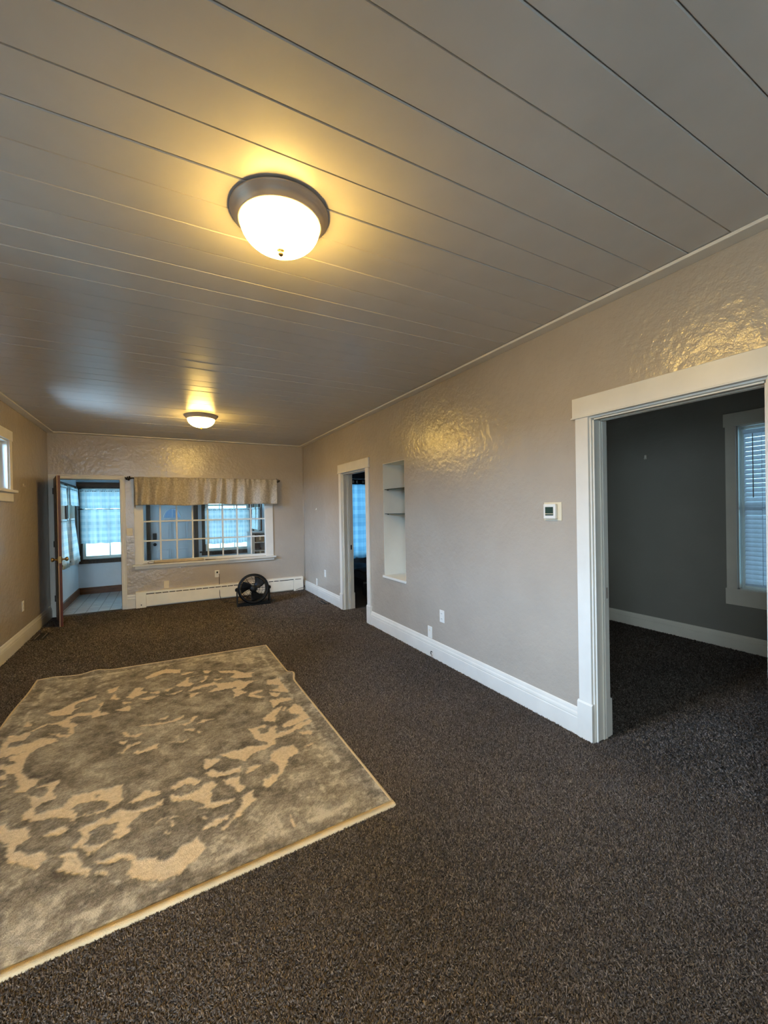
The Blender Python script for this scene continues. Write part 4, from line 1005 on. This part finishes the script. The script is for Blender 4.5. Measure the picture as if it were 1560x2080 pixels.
for i in range(3):
    a0 = i * 2 * math.pi / 3 + 0.55
    def blade(u, v, a0=a0):
        r_ = 0.045 + 0.148 * u; a = a0 + (v - 0.5) * (1.25 - 0.2 * u) + 0.35 * u
        return (r_ * math.cos(a), -0.005 + 0.055 * (v - 0.5) * (1.0 - 0.3 * u), FC + r_ * math.sin(a))
    tilt(MB().grid(blade, 10, 10)).build('blade', 'grey_blade', fan, local=True, solid=0.003)
tilt(MB().lathe([(0, -0.106), (0.046, -0.104), (0.052, -0.096), (0.052, -0.060), (0, -0.060)], (0, 0, FC), 'y', 28)).build('hub_cap', 'grey_blade', fan, local=True)
tilt(MB().lathe([(0, -0.03), (0.05, -0.03), (0.055, 0.0), (0.055, 0.085), (0.035, 0.10), (0, 0.10)], (0, 0, FC), 'y', 24)).build('motor', 'black_plastic', fan, local=True)
for s in (-1, 1):
    m = MB()
    x0, x1 = sorted((s * 0.243, s * 0.256))
    prof = [(-0.085, 0.0), (0.085, 0.0), (0.075, 0.05), (0.035, FC + 0.015), (0.0, FC + 0.035), (-0.035, FC + 0.015), (-0.075, 0.05)]
    m.prism(prof, 'x', x0, x1)
    m.build('stand_arm', 'black_plastic', fan, local=True, bevel=0.004)
    MB().lathe([(0, 0), (0.026, 0), (0.026, 0.012), (0.018, 0.020), (0, 0.020)], (0, 0, 0), 'x', 16).build('tilt_knob', 'black_plastic', fan, local=True)
    fan.children[-1].location = (s * 0.256, 0, FC) if s > 0 else (-0.256, 0, FC)
    if s < 0: fan.children[-1].rotation_euler = (0, 0, math.pi)
MB().prism([(-0.085, 0.0), (0.085, 0.0), (0.085, 0.012), (0.06, 0.040), (-0.06, 0.062), (-0.085, 0.055)], 'x', -0.244, 0.244).build('stand_base', 'black_plastic', fan, local=True, bevel=0.004)
MB().tube([(-0.05, 0.13, FC - 0.12), (-0.12, 0.22, 0.03), (-0.28, 0.26, 0.018), (-0.42, 0.34, 0.018), (-0.34, 0.42, 0.018), (-0.44, 0.50, 0.018), (-0.45, 0.62, 0.02), (-0.46, 0.70, 0.06), (-0.465, 0.715, 0.25), (-0.462, 0.735, 0.40), (-0.462, 0.765, 0.435)], 0.0045, 7).build('power_cord', 'cord', fan, local=True, label='thin dark cord running up to the wall outlet')

# ================================================================== SWITCHES, OUTLETS, THERMOSTAT
def plate(name, label, cat, axis, wp, s, u, z, w=0.074, h=0.120, mat='white_plastic', kind='duplex', group='wall outlet plates'):
    t = thing(name, label, cat, (wp, u, z) if axis == 'x' else (u, wp, z), group=group)
    def B(d0, d1, a, b, za, zb):
        p0, p1 = sorted((wp + s * d0, wp + s * d1))
        return (p0, p1, u + a, u + b, z + za, z + zb) if axis == 'x' else (u + a, u + b, p0, p1, z + za, z + zb)
    MB().box(*B(0, 0.006, -w / 2, w / 2, -h / 2, h / 2)).build('cover_plate', mat, t, bevel=0.003)
    if kind == 'duplex':
        for zz in (-0.026, 0.026):
            fc = MB().box(*B(0.006, 0.009, -0.018, 0.018, zz - 0.016, zz + 0.016)).build('receptacle', mat, t, bevel=0.002)
            MB().box(*B(0.009, 0.0094, -0.009, -0.006, zz - 0.004, zz + 0.007)).box(*B(0.009, 0.0094, 0.006, 0.009, zz - 0.004, zz + 0.007)).build('slot', 'dark_slot', fc)
    elif kind == 'switch':
        MB().box(*B(0.006, 0.016, 0.010, 0.020, -0.008, 0.012)).build('toggle', mat, t, bevel=0.002)
    elif kind == 'jack':
        MB().box(*B(0.006, 0.0085, -0.008, 0.008, 0.012, 0.028)).build('jack', 'ivory_plastic', t)
    return t
plate('outlet_plate', 'higher of the two white plates between niche and thermostat', 'outlet', 'x', XR, -1, 3.255, 0.448)
plate('outlet_plate', 'lower of the two white plates between niche and thermostat', 'outlet', 'x', XR, -1, 3.466, 0.242, kind='jack')
plate('outlet_plate', 'higher of the two white plates between far corner and bedroom doorway', 'outlet', 'x', XR, -1, 6.52, 0.445)
plate('outlet_plate', 'lower of the two white plates between far corner and bedroom doorway', 'outlet', 'x', XR, -1, 6.95, 0.243, kind='jack')
plate('outlet_plate', 'white outlet on the wall below the high window', 'outlet', 'x', XL, 1, 6.28, 0.437)
plate('outlet_plate', 'cream blank plate just above the baseboard heater', 'outlet', 'y', YF, -1, 0.037, 0.333, mat='ivory_plastic', kind='blank')
op = plate('outlet_plate', 'white outlet with a dark plug under the wide window', 'outlet', 'y', YF, -1, 0.815, 0.440)
MB().box(0.802, 0.828, YF - 0.034, YF - 0.0096, 0.452, 0.480).build('plug', 'black_plastic', op, bevel=0.004, label='dark plug of the fan cord')
plate('light_switch', 'cream light switch plate between porch doorway and wide window', 'switch', 'y', YF, -1, -0.462, 1.215, w=0.082, mat='ivory_plastic', kind='switch', group=None)

th = thing('thermostat', 'white square thermostat with green screen beside the wide doorway', 'thermostat', (XR, 1.945, 1.466))
MB().box(XR - 0.006, XR, 1.873, 2.018, 1.402, 1.529).build('wall_plate', 'ivory_plastic', th, bevel=0.005)
MB().box(XR - 0.032, XR - 0.006, 1.903, 2.003, 1.414, 1.518).build('case', 'white_plastic', th, bevel=0.006)
MB().box(XR - 0.034, XR - 0.0315, 1.920, 1.985, 1.438, 1.497).build('screen', 'screen', th, label='dark green display')
MB().box(XR - 0.0345, XR - 0.0335, 1.920, 1.985, 1.4475, 1.4515).build('screen_bar', 'ivory_plastic', th)

# ================================================================== NICHE SHELVES
for zz, lab in ((1.743, 'upper clear glass shelf in the wall niche'), (1.446, 'lower clear glass shelf in the wall niche')):
    g_ = thing('glass_shelf', lab, 'shelf', (XR + 0.17, 4.175, zz), group='glass shelves in the niche')
    MB().box(XR + 0.022, XR + 0.355, 3.926, 4.424, zz - 0.003, zz + 0.003).build('glass_plate', 'shelf_glass', g_)
    MB().box(XR + 0.018, XR + 0.0215, 3.926, 4.424, zz - 0.004, zz + 0.004).build('front_edge', 'shelf_edge', g_, label='dark polished glass edge')
    for yy in (3.933, 4.417):
        MB().box(XR + 0.05, XR + 0.07, yy - 0.006, yy + 0.006, zz - 0.010, zz - 0.004).build('shelf_pin', 'rod_metal', g_)

# ================================================================== FLOOR REGISTERS, COAX, WIRES, HOOKS
def register(x, y, lab):
    r = thing('floor_register', lab, 'vent', (x, y, 0), group='floor registers')
    MB().box(x - 0.060, x + 0.060, y - 0.14, y + 0.14, 0.008, 0.013).build('vent_frame', 'dark_slot', r)
    for dx in (-0.043, 0.030):
        MB().box(x + dx, x + dx + 0.013, y - 0.125, y + 0.125, 0.012, 0.018).build('louver', 'register', r, bevel=0.002)
    return r
register(-1.345, 6.46, 'brown floor register by the baseboard near the open wooden door')
register(2.27, 6.33, 'brown floor register beside the bedroom doorway')
cx_ = thing('coaxial_stub', 'short dark coaxial cable stub poking out of the white baseboard', 'cable', (XR - 0.02, 3.40, 0.05))
MB().tube([(XR - 0.018, 3.41, 0.055), (XR - 0.035, 3.41, 0.066), (XR - 0.045, 3.402, 0.056), (XR - 0.040, 3.396, 0.038)], 0.0042, 8).build('cable', 'cord', cx_)
MB().tube([(XR - 0.040, 3.396, 0.040), (XR - 0.037, 3.392, 0.022)], 0.0060, 8).build('connector', 'nickel', cx_)
wr = MB().tube([(2.335, YF - 0.03, 0.20), (2.338, YF - 0.06, 0.10), (2.33, YF - 0.09, 0.06), (2.25, YF - 0.10, 0.05), (2.17, YF - 0.11, 0.03), (2.20, YF - 0.13, 0.02), (2.30, YF - 0.13, 0.02), (2.345, YF - 0.10, 0.035), (2.352, YF - 0.05, 0.09), (2.356, YF - 0.03, 0.05)], 0.0042, 7).build('loose_wire', 'cord')
tag(wr, 'loose dark wire curled at the heater end by the corner', 'wire')
def hook(name, axis, wp, s, u, z, lab, mat='white_plastic', k=1.0):
    t = thing(name, lab, 'hook', (wp, u, z) if axis == 'x' else (u, wp, z))
    def P(d, a, b): return (wp + s * d * k, u + a * k, z + b * k) if axis == 'x' else (u + a * k, wp + s * d * k, z + b * k)
    MB().tube([P(0.003, 0, -0.020), P(0.003, 0, 0.020)], 0.011 * k, 10).build('base', mat, t)
    MB().tube([P(0.004, 0, -0.004), P(0.016, 0, -0.014), P(0.024, 0, -0.020), P(0.028, 0, -0.010)], 0.004 * k, 8).build('prong', mat, t)
    return t
hook('wall_hook', 'x', XR, -1, 6.905, 1.53, 'small white hook on the wall between corner and bedroom doorway', k=0.8)
hook('wall_hook', 'x', XL, 1, 6.40, 1.872, 'small pale hook on the wall beyond the high window', 'ivory_plastic', 0.8)
hook('wall_hook', 'x', XO, -1, 2.855, 2.075, 'small white hook high on the dark side room wall', k=1.25)

# ================================================================== CURTAINS IN THE PORCH
def curtain(name, label, axis, p, s, u0, u1, z0, z1, mat, folds=9, amp=0.026, flare=0.0, group=None, ruffle=True, pull=0.0, tie=None):
    um = (u0 + u1) / 2
    t = thing(name, label, 'curtain', (p, um, z0) if axis == 'x' else (um, p, z0), group=group)
    ph = random.uniform(0, 6)
    def fn(u, v):
        w = (u1 - u0) * (1 + flare * v); a = um + (u - 0.5) * w + pull * v
        if tie:
            c = 1 - tie[0] * math.exp(-((v - tie[1]) / 0.22) ** 2); a = u0 + (a - u0) * c
        d = amp * (0.5 + 0.7 * v) * math.sin(u * folds * 6.283 + ph + 0.7 * math.sin(u * 7 + v)) + flare * 0.05 * v
        z = z1 + (z0 - z1) * v + 0.006 * math.sin(u * 23)
        return (p + s * (0.03 + d), a, z) if axis == 'x' else (a, p + s * (0.03 + d), z)
    MB().grid(fn, 80, 14).build('cloth', mat, t)
    if ruffle:
        def rf(u, v):
            a = u0 + (u1 - u0) * u; z = z1 + 0.035 - 0.040 * v
            d = 0.008 * math.sin(u * folds * 19 + v)
            return (p + s * (0.032 + d), a, z) if axis == 'x' else (a, p + s * (0.032 + d), z)
        MB().grid(rf, 90, 3).build('ruffle', mat, t, label='gathered ruffle above the rod pocket')
    q = [(p + s * 0.028, u0 - 0.03, z1), (p + s * 0.028, u1 + 0.03, z1)] if axis == 'x' else [(u0 - 0.03, p + s * 0.028, z1), (u1 + 0.03, p + s * 0.028, z1)]
    MB().tube(q, 0.006, 8).build('rod', 'rod_metal', t)
    return t
G1 = 'plaid porch curtains'
curtain('valance_curtain', 'plaid top curtain on the porch window seen through the doorway', 'y', YP1 - 0.03, -1, -1.36, -0.47, 1.615, 1.945, 'plaid', 8, group=G1)
curtain('cafe_curtain', 'plaid lower curtain on the porch window seen through the doorway', 'y', YP1 - 0.03, -1, -1.36, -0.47, 0.955, 1.60, 'plaid', 6, ruffle=False, group=G1)
curtain('valance_curtain', 'plaid top curtain on the porch side window nearest the wooden door', 'x', PXL + 0.02, 1, 7.84, 8.28, 1.655, 1.935, 'plaid', 5, 0.012, 0.05, group=G1)
curtain('valance_curtain', 'plaid top curtain on the porch side window by the outer corner', 'x', PXL + 0.02, 1, 8.38, 9.27, 1.665, 1.935, 'plaid', 6, 0.012, 0.06, group=G1)
curtain('cafe_curtain', 'plaid lower curtain flaring on the side window nearest the wooden door', 'x', PXL + 0.02, 1, 7.84, 8.24, 0.66, 1.40, 'plaid', 4, 0.02, 0.12, pull=0.05, group=G1)
curtain('cafe_curtain', 'plaid lower curtain flaring on the side window by the outer corner', 'x', PXL + 0.02, 1, 8.34, 8.90, 0.655, 1.41, 'plaid', 5, 0.022, 0.30, pull=0.24, group=G1)
curtain('cafe_curtain', 'pale plaid half curtain on the window right of the front door', 'y', YP1 - 0.03, -1, 0.79, 1.71, 0.83, 1.555, 'plaid_b', 8, group=G1)
curtain('sheer_curtain', 'white tied curtain on the porch window over the shelf', 'x', PXR - 0.02, -1, 8.92, 9.24, 1.135, 1.56, 'white_cloth', 4, 0.012, 0.1, group=G1)
curtain('sheer_curtain', 'white tied curtain nearest the wide window frame', 'x', PXR - 0.02, -1, 8.45, 8.74, 1.135, 1.56, 'white_cloth', 4, 0.012, 0.25, pull=-0.03, group=G1)

# white shelf unit and cardboard box in the porch
su = thing('shelf_unit', 'white open shelf unit standing in the porch corner', 'shelf', (1.62, 8.32, 0))
MB().box(1.485, 1.505, 8.11, 8.54, 0, 1.085).build('side_panel', 'appliance', su, bevel=0.002)
MB().box(1.735, 1.755, 8.11, 8.54, 0, 1.085).build('side_panel', 'appliance', su, bevel=0.002)
MB().box(1.475, 1.765, 8.095, 8.55, 1.085, 1.112).build('top_panel', 'appliance', su, bevel=0.004)
MB().box(1.505, 1.735, 8.525, 8.54, 0, 1.085).build('back_panel', 'porch_dark', su)
MB().box(1.505, 1.548, 8.11, 8.125, 0, 1.06).build('stile', 'appliance', su)
for zz in (0.12, 0.50, 0.74, 0.90):
    MB().box(1.505, 1.735, 8.13, 8.525, zz, zz + 0.014).build('shelf_board', 'appliance', su)
bx_ = thing('cardboard_box', 'brown cardboard box on the white porch shelf', 'box', (1.66, 8.2, 0.514))
MB().box(1.578, 1.733, 8.135, 8.50, 0.5145, 0.735).build('carton', 'cardboard', bx_, bevel=0.002)
MB().box(1.640, 1.672, 8.134, 8.501, 0.60, 0.7355).build('tape', 'ivory_plastic', bx_)
bx2 = thing('cardboard_box', 'flat brown carton on the top tier of the porch shelf', 'box', (1.66, 8.2, 0.914))
MB().box(1.578, 1.733, 8.135, 8.50, 0.9145, 1.04).build('carton', 'cardboard', bx2, bevel=0.002)
MB().box(1.640, 1.672, 8.134, 8.501, 0.95, 1.0405).build('tape', 'ivory_plastic', bx2)

# ================================================================== BEDROOM THROUGH THE FAR DOORWAY
bc = thing('grommet_curtain', 'blue plaid curtain with dark grommet band in the bedroom', 'curtain', (3.67, 7.62, 0.5))
def bed_cur(z1, z0, off=0.0):
    return lambda u, v: (3.12 + 1.1 * u, 7.60 - 0.030 * math.sin(u * 6.283 * 5.0 + 0.9) + off, z1 + (z0 - z1) * v)
MB().grid(bed_cur(2.02, 0.52), 120, 10).build('cloth', 'blue_plaid', bc)
MB().grid(bed_cur(2.115, 2.02), 120, 2).build('top_band', 'dark_band', bc, label='dark top band with white grommets')
for i in range(10):
    u = (i + 0.5) / 10
    x, y, z = bed_cur(2.07, 2.07)(u, 0)
    MB().torus((x, y - 0.004, 2.072), 0.022, 0.007, 'y', 18, 6).lathe([(0, -0.002), (0.020, -0.002), (0.020, 0.001), (0, 0.001)], (x, y - 0.004, 2.072), 'y', 16).build('grommet', 'white_rod', bc)
br = MB().tube([(3.0, 7.60, 2.135), (4.3, 7.60, 2.135)], 0.010, 10).build('curtain_pole', 'white_rod')
tag(br, 'thin white curtain pole over the blue bedroom curtain', 'rod')
bed = thing('bed', 'dark bed with black frame under the bedroom window', 'bed', (3.9, 6.9, 0))
MB().box(3.05, 4.85, 6.45, 7.50, 0.14, 0.26).build('bed_frame', 'bed_wood', bed, bevel=0.01)
MB().box(3.05, 4.85, 6.432, 6.449, 0.215, 0.245).build('rail_strip', 'bed_trim', bed, label='grey metal rail of the bed')
MB().grid(lambda u, v: (3.08 + 1.74 * u, 6.48 + 1.0 * v, 0.40 + 0.045 * math.sin(u * 9 + 1) * math.sin(v * 7) + 0.03 * math.sin(u * 4)), 40, 30).build('blanket', 'bedding', bed, solid=0.02)
MB().box(3.09, 4.81, 6.49, 7.47, 0.26, 0.385).build('mattress', 'bedding', bed, bevel=0.03)
for (x, y) in ((3.07, 6.47), (4.77, 6.47), (3.07, 7.42), (4.77, 7.42)):
    MB().box(x, x + 0.06, y, y + 0.06, 0.0, 0.14).build('leg', 'bed_wood', bed)

# ================================================================== BLINDS IN THE SIDE ROOM
bl = thing('window_blind', 'closed off-white venetian blind in the side room window', 'blind', (XO + 0.03, 1.5, 0.66))
Y0, Y1 = 1.095, 1.915
MB().box(XO + 0.010, XO + 0.050, Y0 - 0.005, Y1 + 0.005, 2.195, 2.235).build('headrail', 'vinyl', bl, bevel=0.003)
sl0 = None
nsl = 33
for i in range(nsl):
    z = 0.715 + i * (2.178 - 0.715) / (nsl - 1)
    if sl0 is None:
        prof = [(-0.0255, -0.002), (-0.014, 0.0022), (0.0, 0.0035), (0.014, 0.0022), (0.0255, -0.002), (0.014, 0.0004), (0.0, 0.0017), (-0.014, 0.0004)]
        sl0 = MB().prism(prof, 'y', Y0 - 1.5, Y1 - 1.5).build('slat', 'vinyl', bl, local=True); sl = sl0
    else:
        sl = sl0.copy(); COL.objects.link(sl)
    sl.location = (0.0, 0, z - 0.66); sl.rotation_euler = (0, math.radians(-62 + random.uniform(-2, 2)), 0)
MB().box(XO + 0.012, XO + 0.048, Y0, Y1, 0.668, 0.690).build('bottom_rail', 'vinyl', bl, bevel=0.003)
for yy in (1.24, 1.505, 1.768):
    MB().tube([(XO + 0.004, yy, 2.20), (XO + 0.004, yy, 0.68)], 0.0016, 5).build('ladder_cord', 'white_rod', bl)
MB().tube([(XO - 0.004, 1.835, 2.19), (XO - 0.006, 1.833, 1.555)], 0.0045, 8).build('tilt_wand', 'nickel', bl, label='grey tilt wand')
